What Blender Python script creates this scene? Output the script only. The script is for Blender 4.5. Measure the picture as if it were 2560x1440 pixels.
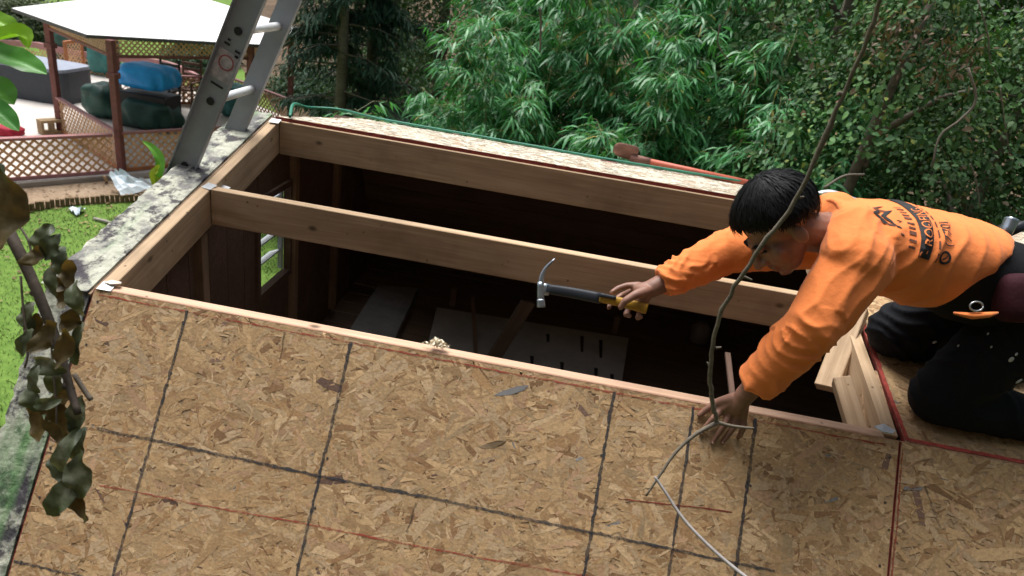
import bpy, bmesh, math, random
import numpy as np
from mathutils import Vector, Matrix, noise as mnoise
from mathutils.bvhtree import BVHTree

for o in list(bpy.data.objects): bpy.data.objects.remove(o)
SC = bpy.context.scene
COL = SC.collection
R_ = math.radians
rng = np.random.default_rng(7)
random.seed(7)

# ------------------------------------------------------------------ camera
CAM_C = np.array([1.37421, -1.78554, 1.06211])
CAM_R = np.array([0.98210545, 0.12359525, 0.1421024])
CAM_U = np.array([-0.18009722, 0.3956641, 0.90056366])
CAM_F = np.array([-0.05508057, 0.91004073, -0.41084303])
FPX = 1740.97
cd = bpy.data.cameras.new('camera'); cam = bpy.data.objects.new('camera', cd); COL.objects.link(cam)
cd.sensor_width = 36; cd.lens = FPX / 2560 * 36; cd.clip_start = 0.05; cd.clip_end = 400
M = Matrix.Identity(4)
for i in range(3):
    M[i][0] = CAM_R[i]; M[i][1] = CAM_U[i]; M[i][2] = -CAM_F[i]; M[i][3] = CAM_C[i]
cam.matrix_world = M
SC.camera = cam
cd.dof.use_dof = True; cd.dof.focus_distance = 2.2; cd.dof.aperture_fstop = 5.0

# ------------------------------------------------------------------ world, sun, exposure
SUN_EL, SUN_AZ = R_(70), R_(-40)      # bright overcast, light mostly from above and the open garden side
w = bpy.data.worlds.new('World'); SC.world = w; w.use_nodes = True
nt = w.node_tree; nt.nodes.clear()
sky = nt.nodes.new('ShaderNodeTexSky'); sky.sky_type = 'NISHITA'; sky.sun_disc = False
sky.sun_elevation = SUN_EL; sky.sun_rotation = SUN_AZ; sky.air_density = 1.6; sky.dust_density = 4.0; sky.ozone_density = 1.0
hs = nt.nodes.new('ShaderNodeHueSaturation'); hs.inputs['Saturation'].default_value = 0.45
bg = nt.nodes.new('ShaderNodeBackground'); bg.inputs['Strength'].default_value = 0.085
wo = nt.nodes.new('ShaderNodeOutputWorld')
nt.links.new(sky.outputs[0], hs.inputs['Color']); nt.links.new(hs.outputs[0], bg.inputs[0]); nt.links.new(bg.outputs[0], wo.inputs[0])
sl = bpy.data.lights.new('sun', 'SUN'); sl.energy = 3.6; sl.angle = R_(36); sl.color = (1.0, 0.98, 0.955)
so = bpy.data.objects.new('sun', sl); COL.objects.link(so)
sd = Vector((math.sin(SUN_AZ) * math.cos(SUN_EL), math.cos(SUN_AZ) * math.cos(SUN_EL), math.sin(SUN_EL)))
so.rotation_euler = sd.to_track_quat('Z', 'Y').to_euler(); so.location = (0, 0, 12)
SC.view_settings.view_transform = 'Standard'; SC.view_settings.look = 'None'
SC.view_settings.exposure = 0.55; SC.view_settings.gamma = 1.0; SC.view_settings.use_curve_mapping = False
SC.render.engine = 'CYCLES'
SC.cycles.use_denoising = True
SC.cycles.max_bounces = 6; SC.cycles.diffuse_bounces = 3; SC.cycles.transparent_max_bounces = 6
SC.cycles.use_adaptive_sampling = True; SC.cycles.adaptive_threshold = 0.02

# ------------------------------------------------------------------ helpers
def ray(px, py): return CAM_F + CAM_R * (px - 1280) / FPX - CAM_U * (py - 720) / FPX
def plane(px, py, n, d0):
    n = np.array(n, float); d = ray(px, py); return CAM_C + d * ((d0 - n @ CAM_C) / (n @ d))
def atX(px, py, v): return plane(px, py, (1, 0, 0), v)
def atY(px, py, v): return plane(px, py, (0, 1, 0), v)
def atZ(px, py, v): return plane(px, py, (0, 0, 1), v)
def atT(px, py, t): return CAM_C + ray(px, py) * t
AL, BE, GA = R_(55.71), R_(14.03), R_(10.3)     # lower front slope, upper front slope, upper rear slope
LU = 1.30
def onLow(px, py): return plane(px, py, (0, -math.sin(AL), math.cos(AL)), 0)
def onUp(px, py): return plane(px, py, (0, -math.sin(BE), math.cos(BE)), 0)
V = lambda a: np.array(a, float)
def nrm(a): a = V(a); return a / (np.linalg.norm(a) + 1e-12)

class MB:
    def __init__(s): s.v = []; s.f = []; s.c = []
    def add(s, vs, fs, col=None):
        o = len(s.v); s.v += [tuple(map(float, q)) for q in vs]; s.f += [tuple(i + o for i in f) for f in fs]
        s.c += [col or (1, 1, 1)] * len(vs); return s
    def box(s, lo, hi, M=None, bev=0.0, col=None):
        x0, y0, z0 = lo; x1, y1, z1 = hi
        b = bev
        if b <= 0:
            vs = [(x0,y0,z0),(x1,y0,z0),(x1,y1,z0),(x0,y1,z0),(x0,y0,z1),(x1,y0,z1),(x1,y1,z1),(x0,y1,z1)]
            fs = [(0,3,2,1),(4,5,6,7),(0,1,5,4),(1,2,6,5),(2,3,7,6),(3,0,4,7)]
        else:
            vs = []
            for k, z in enumerate((z0, z1)):
                for j, y in enumerate((y0, y1)):
                    for i, x in enumerate((x0, x1)):
                        sx = 1 if i == 0 else -1; sy = 1 if j == 0 else -1; sz = 1 if k == 0 else -1
                        vs += [(x, y + sy*b, z + sz*b), (x + sx*b, y, z + sz*b), (x + sx*b, y + sy*b, z)]
            g = lambda i, j, k, a: ((k*2 + j)*2 + i)*3 + a
            fs = [(g(0,0,0,0),g(0,0,1,0),g(0,1,1,0),g(0,1,0,0)),(g(1,0,0,0),g(1,1,0,0),g(1,1,1,0),g(1,0,1,0)),
                  (g(0,0,0,1),g(1,0,0,1),g(1,0,1,1),g(0,0,1,1)),(g(0,1,0,1),g(0,1,1,1),g(1,1,1,1),g(1,1,0,1)),
                  (g(0,0,0,2),g(0,1,0,2),g(1,1,0,2),g(1,0,0,2)),(g(0,0,1,2),g(1,0,1,2),g(1,1,1,2),g(0,1,1,2))]
            for j in (0,1):
                for k in (0,1): fs.append((g(0,j,k,1),g(0,j,k,2),g(1,j,k,2),g(1,j,k,1)))
            for i in (0,1):
                for k in (0,1): fs.append((g(i,0,k,0),g(i,0,k,2),g(i,1,k,2),g(i,1,k,0)))
            for i in (0,1):
                for j in (0,1): fs.append((g(i,j,0,0),g(i,j,0,1),g(i,j,1,1),g(i,j,1,0)))
            for i in (0,1):
                for j in (0,1):
                    for k in (0,1): fs.append((g(i,j,k,0),g(i,j,k,1),g(i,j,k,2)))
        if M is not None: vs = [tuple(M @ Vector(q)) for q in vs]
        return s.add(vs, fs, col)
    def tube(s, pts, rad, seg=8, col=None, caps=True, flat=None):
        pts = [V(q) for q in pts]; n = len(pts)
        if not hasattr(rad, '__len__'): rad = [rad] * n
        ref = None; rings = []
        for i in range(n):
            d = nrm(pts[min(i+1, n-1)] - pts[max(i-1, 0)])
            if ref is None:
                ref = np.cross(d, (0, 0, 1)) if abs(d[2]) < .9 else np.cross(d, (1, 0, 0))
            ref = nrm(ref - d * (ref @ d)); b = np.cross(d, ref)
            rings.append([pts[i] + rad[i] * (math.cos(a)*ref + math.sin(a)*b*(flat or 1)) for a in np.linspace(0, 2*math.pi, seg, endpoint=False)])
        vs = [q for r in rings for q in r]; fs = []
        for i in range(n-1):
            for j in range(seg):
                fs.append((i*seg+j, i*seg+(j+1) % seg, (i+1)*seg+(j+1) % seg, (i+1)*seg+j))
        if caps: fs += [tuple(range(seg))[::-1], tuple((n-1)*seg+j for j in range(seg))]
        return s.add(vs, fs, col)
    def prism(s, poly, z0, z1, col=None):
        n = len(poly); a = sum(poly[i][0]*poly[(i+1) % n][1]-poly[(i+1) % n][0]*poly[i][1] for i in range(n))
        if a < 0: poly = poly[::-1]
        vs = [(q[0], q[1], z0) for q in poly] + [(q[0], q[1], z1) for q in poly]
        fs = [tuple(range(n))[::-1], tuple(range(n, 2*n))] + [(i, (i+1) % n, n+(i+1) % n, n+i) for i in range(n)]
        return s.add(vs, fs, col)
    def mesh(s, name, smooth=False):
        me = bpy.data.meshes.new(name); me.from_pydata(s.v, [], s.f); me.update()
        if s.c:
            at = me.color_attributes.new('col', 'FLOAT_COLOR', 'POINT')
            at.data.foreach_set('color', np.c_[V(s.c), np.ones(len(s.c))].astype(np.float32).ravel())
        if smooth: me.polygons.foreach_set('use_smooth', [True]*len(me.polygons))
        return me
    def build(s, name, mat, parent=None, smooth=False, M=None):
        return link(name, s.mesh(name, smooth), mat, parent, M)

def link(name, me, mat, parent=None, M=None):
    o = bpy.data.objects.new(name, me); COL.objects.link(o)
    if mat is not None and len(me.materials) == 0: me.materials.append(mat)
    if M is not None: o.matrix_basis = M
    if parent is not None: o.parent = parent
    return o
def np_mesh(name, v, f, col=None, smooth=False):
    """v Nx3, f Mxk index array (k = 3 or 4)"""
    me = bpy.data.meshes.new(name); n, m, k = len(v), len(f), f.shape[1]
    me.vertices.add(n); me.vertices.foreach_set('co', v.astype(np.float32).ravel())
    me.loops.add(m*k); me.loops.foreach_set('vertex_index', f.astype(np.int32).ravel())
    me.polygons.add(m); me.polygons.foreach_set('loop_start', np.arange(0, m*k, k, dtype=np.int32))
    if smooth: me.polygons.foreach_set('use_smooth', np.ones(m, bool))
    me.update(calc_edges=True); me.validate()
    if col is not None:
        at = me.color_attributes.new('col', 'FLOAT_COLOR', 'POINT')
        at.data.foreach_set('color', np.c_[col, np.ones(n)].astype(np.float32).ravel())
    return me
def tag(o, label=None, cat=None, group=None, kind=None):
    if label: o['label'] = label
    if cat: o['category'] = cat
    if group: o['group'] = group
    if kind: o['kind'] = kind
    return o
def empty(name, loc, label=None, cat=None, group=None, rz=0):
    o = bpy.data.objects.new(name, None); COL.objects.link(o); o.location = tuple(loc); o.rotation_euler[2] = rz; o.empty_display_size = .1
    return tag(o, label, cat, group)
def under(o, parent):
    """make o a part of parent while it keeps its world placement (parents here only move and turn about z)"""
    o.parent = parent
    o.matrix_parent_inverse = (Matrix.Translation(parent.location) @ parent.rotation_euler.to_matrix().to_4x4() @ Matrix.Diagonal((*parent.scale, 1))).inverted()
    return o
def copy_tree(o, parent=None):
    c = o.copy(); COL.objects.link(c); c.parent = parent
    for ch in list(o.children): copy_tree(ch, c)
    return c
def frame(o, x, y, z):
    m = Matrix.Identity(4)
    for i in range(3): m[i][0] = x[i]; m[i][1] = y[i]; m[i][2] = z[i]; m[i][3] = o[i]
    return m
def beam_matrix(p0, p1, up):
    """local x runs p0 -> p1, local z as close to up as it can"""
    x = nrm(V(p1) - V(p0)); z = nrm(V(up) - x * (V(up) @ x)); y = np.cross(z, x); return frame(p0, x, y, z), float(np.linalg.norm(V(p1) - V(p0)))
def spline(pts, n):
    pts = [V(q) for q in pts]; P = [2*pts[0]-pts[1]] + pts + [2*pts[-1]-pts[-2]]; out = []
    m = len(pts) - 1
    for k in range(n):
        u = k/(n-1)*m; i = min(int(u), m-1); t = u-i; a, b, c, d = P[i], P[i+1], P[i+2], P[i+3]
        out.append(.5*((2*b)+(c-a)*t+(2*a-5*b+4*c-d)*t*t+(3*b-a-3*c+d)*t**3))
    return out

# ------------------------------------------------------------------ materials
class N:
    """small node-graph helper"""
    def __init__(s, name):
        s.m = bpy.data.materials.new(name); s.m.use_nodes = True; s.t = s.m.node_tree; s.t.nodes.clear()
        s.o = s.n('ShaderNodeOutputMaterial'); s.b = s.n('ShaderNodeBsdfPrincipled'); s.l(s.b.outputs[0], s.o.inputs[0])
    def n(s, k, **kw):
        q = s.t.nodes.new(k)
        for a, b in kw.items(): setattr(q, a, b)
        return q
    def l(s, a, b): s.t.links.new(a, b)
    def coord(s, kind='Object', scale=(1, 1, 1), rand=True, rot=(0, 0, 0)):
        tc = s.n('ShaderNodeTexCoord'); mp = s.n('ShaderNodeMapping'); mp.inputs['Scale'].default_value = scale; mp.inputs['Rotation'].default_value = rot
        s.l(tc.outputs[kind], mp.inputs[0])
        if rand:
            oi = s.n('ShaderNodeObjectInfo'); vm = s.n('ShaderNodeVectorMath', operation='SCALE'); vm.inputs[0].default_value = (17.3, 9.1, 23.7)
            s.l(oi.outputs['Random'], vm.inputs['Scale']); s.l(vm.outputs[0], mp.inputs['Location'])
        return mp.outputs[0]
    def noise(s, vec, scale=5, detail=4, rough=.55, dist=0):
        q = s.n('ShaderNodeTexNoise'); q.inputs['Scale'].default_value = scale; q.inputs['Detail'].default_value = detail
        q.inputs['Roughness'].default_value = rough; q.inputs['Distortion'].default_value = dist; s.l(vec, q.inputs['Vector']); return q.outputs[0]
    def voro(s, vec, scale=5, out='Distance', feature='F1', rnd=1):
        q = s.n('ShaderNodeTexVoronoi', feature=feature); q.inputs['Scale'].default_value = scale; q.inputs['Randomness'].default_value = rnd
        s.l(vec, q.inputs['Vector']); return q.outputs[out]
    def ramp(s, fac, stops, interp='LINEAR'):
        q = s.n('ShaderNodeValToRGB'); q.color_ramp.interpolation = interp; e = q.color_ramp.elements
        while len(e) < len(stops): e.new(.5)
        for el, (p, c) in zip(e, stops): el.position = p; el.color = (*c, 1) if hasattr(c, '__len__') else (c, c, c, 1)
        s.l(fac, q.inputs[0]); return q.outputs[0]
    def mix(s, fac, a, b, mode='MIX'):
        q = s.n('ShaderNodeMix', data_type='RGBA', blend_type=mode); q.clamp_factor = True
        for i, x in ((0, fac), (6, a), (7, b)):
            if hasattr(x, 'node'): s.l(x, q.inputs[i])
            elif i == 0: q.inputs[0].default_value = x
            else: q.inputs[i].default_value = (*x, 1)
        return q.outputs[2]
    def attr(s, name='col'):
        q = s.n('ShaderNodeAttribute'); q.attribute_name = name; return q.outputs['Color']
    def bump(s, h, strength=.3, dist=.01):
        q = s.n('ShaderNodeBump'); q.inputs['Strength'].default_value = strength; q.inputs['Distance'].default_value = dist; s.l(h, q.inputs['Height']); s.l(q.outputs[0], s.b.inputs['Normal'])
    def fin(s, col=None, rough=.7, metal=0, spec=.35, coat=0):
        if col is not None:
            if hasattr(col, 'node'): s.l(col, s.b.inputs['Base Color'])
            else: s.b.inputs['Base Color'].default_value = (*col, 1)
        if hasattr(rough, 'node'): s.l(rough, s.b.inputs['Roughness'])
        else: s.b.inputs['Roughness'].default_value = rough
        s.b.inputs['Metallic'].default_value = metal; s.b.inputs['Specular IOR Level'].default_value = spec; s.b.inputs['Coat Weight'].default_value = coat
        return s.m

def m_wood(name, c0, c1, knots=True, rough=.75, dirt=0.0, grain=1.0):
    g = N(name); v = g.coord('Object', (1.1, 22*grain, 22*grain)); a = g.noise(v, 1.6, 6, .6, 1.2)
    col = g.ramp(a, [(.3, c0), (.7, c1)])
    v2 = g.coord('Object', (3, 120*grain, 120*grain)); f = g.noise(v2, 1.5, 3, .6); col = g.mix(.22, col, f, 'OVERLAY')
    v4 = g.coord('Object', (1.3, 3, 3)); st = g.ramp(g.noise(v4, 1.5, 4), [(.35, .78), (.65, 1.08)]); col = g.mix(.8, col, st, 'MULTIPLY')
    if knots:
        v3 = g.coord('Object', (1, 1.6, 1.6)); k = g.voro(v3, 5.2); kk = g.ramp(k, [(.04, 1), (.12, 0)])
        col = g.mix(kk, col, tuple(x*.32 for x in c0))
        n3 = g.coord('Object', (1, 1, 1)); k2 = g.ramp(g.voro(n3, 17), [(.04, 1), (.10, 0)]); col = g.mix(k2, col, tuple(x*.4 for x in c0))
    if dirt:
        v5 = g.coord('Object', (1, 1, 1)); dd = g.ramp(g.noise(v5, 4, 6), [(.5, 0), (.72, dirt)]); col = g.mix(dd, col, (.07, .05, .035))
    g.bump(f, .25, .003); return g.fin(col, rough, spec=.25)
def m_plain(name, c, rough=.6, metal=0, var=.12, scale=8, spec=.35, bump=0, coat=0):
    g = N(name); v = g.coord('Object'); a = g.noise(v, scale, 5)
    col = g.ramp(a, [(.3, tuple(x*(1-var) for x in c)), (.7, tuple(min(1, x*(1+var)) for x in c))])
    if bump: g.bump(a, bump, .01)
    return g.fin(col, rough, metal, spec, coat)
def m_attr(name, rough=.7, var=.25, scale=30, spec=.3, transl=0, bump=0, mult=(1, 1, 1)):
    g = N(name); v = g.coord('Object'); a = g.noise(v, scale, 4); k = g.ramp(a, [(.25, 1-var), (.75, 1+var)])
    col = g.mix(1.0, g.attr(), k, 'MULTIPLY')
    if mult != (1, 1, 1): col = g.mix(1.0, col, mult, 'MULTIPLY')
    g.fin(col, rough, spec=spec)
    if bump: g.bump(a, bump, .005)
    if transl:
        tr = g.n('ShaderNodeBsdfTranslucent'); g.l(g.mix(1.0, col, (1.1, 1.25, .55), 'MULTIPLY'), tr.inputs[0]); ms = g.n('ShaderNodeMixShader'); ms.inputs[0].default_value = transl
        g.l(g.b.outputs[0], ms.inputs[1]); g.l(tr.outputs[0], ms.inputs[2]); g.l(ms.outputs[0], g.o.inputs[0])
    return g.m

MT = {}
MT['lumber'] = m_wood('pale_lumber', (.41, .28, .165), (.57, .415, .27), dirt=.35)
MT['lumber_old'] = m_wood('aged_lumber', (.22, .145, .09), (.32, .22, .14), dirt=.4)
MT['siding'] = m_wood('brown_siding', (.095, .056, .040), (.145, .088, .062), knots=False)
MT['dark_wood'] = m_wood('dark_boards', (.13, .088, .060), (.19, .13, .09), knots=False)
MT['osb'] = m_plain('osb_base', (.40, .27, .155), .8, var=.35, scale=60)
MT['osb_edge'] = m_plain('osb_edge', (.50, .27, .18), .85, var=.4, scale=45)
MT['osb_red'] = m_plain('osb_red_edge', (.20, .035, .025), .8, var=.4, scale=30)
MT['strand'] = m_attr('osb_strands', .75, .20, 120, .3, bump=.25)
def m_chalk(name, c, lo=.25, hi=.95):
    g = N(name); v = g.coord('Object'); a = g.noise(v, 130, 5, .7); b = g.noise(v, 9, 4); k = g.ramp(g.mix(.5, a, b), [(.36, lo), (.56, hi)])
    g.l(k, g.b.inputs['Alpha']); return g.fin(c, .95, spec=.1)
MT['chalk_dark'] = m_chalk('dark_chalk', (.05, .053, .06), .18, .85); MT['chalk_red_soft'] = m_chalk('soft_red_chalk', (.36, .07, .05), .1, .8)
MT['pencil'] = m_chalk('soft_pencil', (.06, .055, .05), .0, .55)
MT['dark_ink'] = m_plain('dark_chalk', (.035, .037, .042), .9, var=.4, scale=60)
MT['chalk_red'] = m_plain('red_chalk', (.36, .06, .045), .9, var=.35, scale=60)
# ------------------------------------------------------------------ ground
GZ = -3.40
def m_ground():
    g = N('lawn'); v = g.coord('Object', rand=False); a = g.noise(v, .55, 6, .6); b = g.noise(v, 9, 6, .65)
    c = g.ramp(a, [(.3, (.075, .15, .022)), (.55, (.12, .215, .035)), (.75, (.17, .22, .06))])
    c = g.mix(.45, c, g.ramp(b, [(.3, (.04, .09, .015)), (.7, (.2, .3, .07))]))
    g.bump(b, .6, .03); return g.fin(c, .9, spec=.15)
def m_litter(name, c0, c1, c2):
    g = N(name); v = g.coord('Object', rand=False); a = g.noise(v, 1.3, 6, .65); b = g.voro(v, 22, 'Color'); b2 = g.noise(v, 25, 4)
    c = g.ramp(a, [(.3, c0), (.55, c1), (.75, c2)]); c = g.mix(.3, c, g.ramp(b2, [(.3, .1), (.7, .9)]), 'OVERLAY')
    g.bump(b2, .6, .03); return g.fin(c, .9, spec=.15)
mb = MB(); n = 28
xs = np.linspace(-60, 60, n); ys = np.linspace(-20, 90, n)
for j in range(n):
    for i in range(n): mb.v.append((xs[i], ys[j], GZ)); mb.c.append((1, 1, 1))
for j in range(n-1):
    for i in range(n-1): mb.f.append((j*n+i, j*n+i+1, (j+1)*n+i+1, (j+1)*n+i))
tag(mb.build('ground', m_ground()), 'green lawn around the shed and gazebo', 'lawn', kind='structure')
MT['litter'] = m_litter('leaf_litter', (.05, .035, .022), (.12, .08, .05), (.17, .12, .08))
MT['dirt'] = m_litter('bare_dirt', (.22, .15, .10), (.34, .25, .17), (.42, .32, .23))
MB().add([(-.9, 5.3, GZ+.006), (14, 4.2, GZ+.006), (50, 85, GZ+.006), (-40, 85, GZ+.006), (-16, 30, GZ+.006), (-8, 18.5, GZ+.006), (-4.2, 12.5, GZ+.006)], [(0, 1, 2, 3, 4, 5, 6)]).build('leaf_litter', MT['litter'])['kind'] = 'structure'

# ------------------------------------------------------------------ unseen building added behind the camera to shade the beam faces
hs_ = empty('house', (1.0, -5.3, GZ), 'brown-sided house standing behind the viewpoint', 'house')
MT['house_siding'] = m_plain('brown_house_siding', (.13, .10, .08), .8, var=.2)
for k in range(40):
    z0 = GZ+k*.2; under(MB().box((-5, -3.42+.01*(k % 2), z0), (9, -3.30, z0+.196)).build('siding_board', MT['house_siding']), hs_)
under(MB().box((-5, -7, GZ), (9, -3.44, GZ+7.9)).build('core', MT['house_siding']), hs_)
under(MB().add([(-5.4, -2.75, 4.45), (9.4, -2.75, 4.45), (9.4, -5.2, 6.2), (-5.4, -5.2, 6.2), (-5.4, -2.75, 4.35), (9.4, -2.75, 4.35), (9.4, -5.2, 6.1), (-5.4, -5.2, 6.1)], [(0, 1, 2, 3), (7, 6, 5, 4), (0, 4, 5, 1), (1, 5, 6, 2), (2, 6, 7, 3), (3, 7, 4, 0)]).build('roof', MT['house_siding']), hs_)

# ------------------------------------------------------------------ shed
SX = 4.88
MT['pink_lumber'] = m_wood('pinkish_lumber', (.52, .33, .22), (.66, .45, .32))
shed = empty('shed', (2.44, 1.2, GZ), 'wooden gambrel shed with its upper roof partly stripped open', 'shed')
cA, sA, cB, sB, cG, sG = math.cos(AL), math.sin(AL), math.cos(BE), math.sin(BE), math.cos(GA), math.sin(GA)
F_LOW = frame((0, 0, 0), (1, 0, 0), (0, cA, sA), (0, -sA, cA))
F_UP = frame((0, 0, 0), (1, 0, 0), (0, cB, sB), (0, -sB, cB))
RY, RZ = LU*cB, LU*sB
F_REAR = frame((0, RY-.022, RZ+.004), (1, 0, 0), (0, -cG, sG), (0, sG, cG))   # local y runs back up towards the ridge
def loc_of(Mx, P): return np.array(Mx.inverted() @ Vector(P))

PAL = V([(.47, .335, .195), (.43, .30, .17), (.38, .255, .14), (.52, .39, .25), (.33, .205, .105), (.42, .275, .18), (.22, .125, .065), (.46, .35, .235), (.36, .27, .17)])
PALP = V([.20, .20, .17, .11, .09, .07, .05, .07, .04]); PALP /= PALP.sum()
def strands(name, parent, Mx, x0, x1, y0, y1, count, seed, zb=.0004, zr=.0012, bright=1.0):
    r = np.random.default_rng(seed)
    k = count
    cx = r.uniform(x0, x1, k); cy = r.uniform(y0, y1, k)
    L = r.gamma(2.8, .0140, k) + .010; Wd = np.clip(L*r.uniform(.10, .34, k), .004, .019)
    big = r.random(k) < .055; L[big] *= 1.55; Wd[big] *= 1.7
    an = r.normal(0, .75, k) + (r.random(k) < .3)*r.uniform(-1.5, 1.5, k)
    z = np.sort(r.uniform(zb, zb+zr, k))
    z[big] = r.uniform(zb+zr*.8, zb+zr, big.sum())
    ca, sa = np.cos(an), np.sin(an)
    base = [(-.5, -.35), (-.42, .45), (.1, .5), (.5, .3), (.45, -.5), (-.1, -.45)]
    vs = np.zeros((k, 6, 3)); tx = r.normal(0, .00045, k); ty = r.normal(0, .00035, k)
    for i, (a, b) in enumerate(base):
        a = a + r.normal(0, .05, k); b = b + r.normal(0, .12, k)
        lx, ly = a*L, b*Wd
        vs[:, i, 0] = np.clip(cx+ca*lx-sa*ly, x0+.0008, x1-.0008); vs[:, i, 1] = np.clip(cy+sa*lx+ca*ly, y0+.0008, y1-.0008); vs[:, i, 2] = z+.00045+a*tx+b*ty
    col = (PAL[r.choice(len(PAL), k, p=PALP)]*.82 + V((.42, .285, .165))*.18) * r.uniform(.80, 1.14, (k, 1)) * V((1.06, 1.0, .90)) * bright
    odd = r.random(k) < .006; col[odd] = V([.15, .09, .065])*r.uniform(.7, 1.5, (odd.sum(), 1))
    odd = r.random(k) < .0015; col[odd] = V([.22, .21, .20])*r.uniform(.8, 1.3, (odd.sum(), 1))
    if bright > 1.3: col = col/bright*.22+V((.80, .77, .65))*.78  # cream tint stands in for grazing, overexposed light on the rear sheets
    f0 = np.arange(k)[:, None]*6
    f = np.concatenate([f0+V([0, 1, 2, 5]).astype(int), f0+V([5, 2, 3, 4]).astype(int)])
    f = f[:, ::-1]
    me = np_mesh(name, vs.reshape(-1, 3), f, np.repeat(col, 6, 0))
    o = link(name, me, MT['strand']); o.parent = parent; o['kind'] = 'stuff'
    return o
def line_strip(name, mat, parent, p0, p1, wd, seed, z=.0032, jag=.3, gap=0):
    """hand-snapped line of ragged width lying on a sheet, local coordinates of the sheet"""
    r = np.random.default_rng(seed); p0, p1 = V(p0), V(p1); d = nrm(p1-p0); nn = np.array((-d[1], d[0])); Ln = np.linalg.norm(p1-p0); k = max(4, int(Ln/.012))
    m = MB()
    t = np.linspace(0, Ln, k+1); wob = np.cumsum(r.normal(0, .00035, k+1)); wob -= np.linspace(wob[0], wob[-1], k+1)
    wa = wd*.5*(1+r.normal(0, jag, k+1)).clip(.3); wb = wd*.5*(1+r.normal(0, jag, k+1)).clip(.3)
    for i in range(k):
        if gap and r.random() < gap: continue
        q = [p0+d*t[i]+nn*(wob[i]-wa[i]), p0+d*t[i+1]+nn*(wob[i+1]-wa[i+1]), p0+d*t[i+1]+nn*(wob[i+1]+wb[i+1]), p0+d*t[i]+nn*(wob[i]+wb[i])]
        m.add([(*a, z) for a in q], [(0, 1, 2, 3)])
    return m.build(name, mat, parent)
def sheet(Mx, x0, x1, y0, y1, count, seed, label, th=.0125, bright=1.0):
    o = MB().box((x0, y0, -th), (x1, y1, 0)).build('roof_sheet', MT['osb'], M=Mx); under(o, shed); o['label'] = label
    strands('strand_layer', o, Mx, x0, x1, y0, y1, count, seed, bright=bright)
    e = .0022
    ed = MB().box((x0-e, y1, -th), (x1+e, y1+e, .0008)).build('edge_band', MT['osb_edge'], o)
    for xx, s in ((x0, -1), (x1, 1)):
        MB().box((min(xx, xx+s*e), y0, -th), (max(xx, xx+s*e), y1-.0005, .0008)).build('edge_band', MT['osb_red'], o)
    return o
# lower front slope: two sheets of strand board
low1 = sheet(F_LOW, 0, 2.436, -1.26, 0, 26000, 11, 'near strand-board sheet marked with dark chalk lines')
low2 = sheet(F_LOW, 2.443, SX, -1.26, 0, 14000, 12, 'strand-board sheet at the right edge below the kneeling worker')
for xx, sd_ in ((.3015, 1), (.8153, 2), (1.6119, 3), (1.845, 4), (2.0257, 5)):
    line_strip('chalk_line', MT['chalk_dark'], low1, (xx, -.012), (xx-.006, -1.255), .0088 if sd_ != 4 else .0075, sd_)
line_strip('chalk_line', MT['chalk_dark'], low1, (.13, -.402), (2.13, -.418), .0078, 8)
line_strip('chalk_line', MT['chalk_dark'], low1, (.004, -.806), (1.3, -.82), .007, 9)
a = loc_of(F_LOW, onLow(250, 1213)); b = loc_of(F_LOW, onLow(1500, 1447))
line_strip('chalk_line', MT['chalk_red_soft'], low1, a[:2], b[:2], .0048, 10, .0030, .4)
a = loc_of(F_LOW, onLow(1545, 1247)); b = loc_of(F_LOW, onLow(1830, 1280))
line_strip('chalk_line', MT['osb_red'], low1, a[:2], b[:2], .003, 11, .0030, .5)
line_strip('chalk_line', MT['chalk_red_soft'], low1, (.02, -.0165), (2.40, -.0165), .004, 12, .0030, .6)
for q0, q1, wd in (((1040, 1255), (1018, 1330), .005), ((1590+720, 1215), (1610+740, 1320), .006), ((712, 830), (700, 905), .004)):
    sh_ = low1
    a = loc_of(F_LOW, onLow(*q0)); b = loc_of(F_LOW, onLow(*q1)); par = low1 if a[0] < 2.43 else low2
    line_strip('pencil_mark', MT['pencil'], par, a[:2], b[:2], wd, 21, .0031, .5)
a = loc_of(F_LOW, onLow(2252, 1110)); b = loc_of(F_LOW, onLow(2224, 1440))
line_strip('chalk_line', MT['chalk_red_soft'], low2, (2.4475, -.02), (2.4475, -1.0), .0035, 30, .0030, .6)
# nail heads along the marked rafters
nm_ = MB().tube([(0, 0, .0010), (0, 0, .0034)], .0036, 8).mesh('nail_head'); nm_.materials.append(m_plain('dull_nail', (.10, .09, .085), .5, .5))
for xx in (.3015, .8153, 1.6119, 2.0257, .02, 2.42):
    for s_ in np.arange(.035, 1.2, .152):
        o = bpy.data.objects.new('nail_head', nm_); COL.objects.link(o); o.parent = low1; o.location = (xx+random.uniform(-.009, .009), -s_+random.uniform(-.02, .02), 0)
# lifted splinter and grey smear
for (q, an, L, W_, lift, mt) in (((1232, 1112), .35, .085, .020, .012, 'lumber'), ((1278, 978), .42, .11, .020, .0016, 'chalk_dark')):
    c = loc_of(F_LOW, onLow(*q)); Ms = Matrix.Translation((c[0], c[1], .002)) @ Matrix.Rotation(an, 4, 'Z')
    m = MB(); r = np.random.default_rng(3)
    top = [(-.5*L, 0), (-.2*L, .35*W_), (.2*L, .5*W_), (.5*L, .25*W_), (.35*L, -.3*W_), (0, -.5*W_), (-.3*L, -.3*W_)]
    vs = [(x, y, .0008 + lift*max(0, (y/W_+.4))*(x/L+.5)) for x, y in top]
    m.add(vs, [tuple(range(7))]); m.v = [tuple(Ms @ Vector(q_)) for q_ in m.v]
    m.build('splinter', MT[mt] if mt == 'lumber' else m_plain('grey_smear', (.23, .225, .225), .9), low1)

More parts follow.
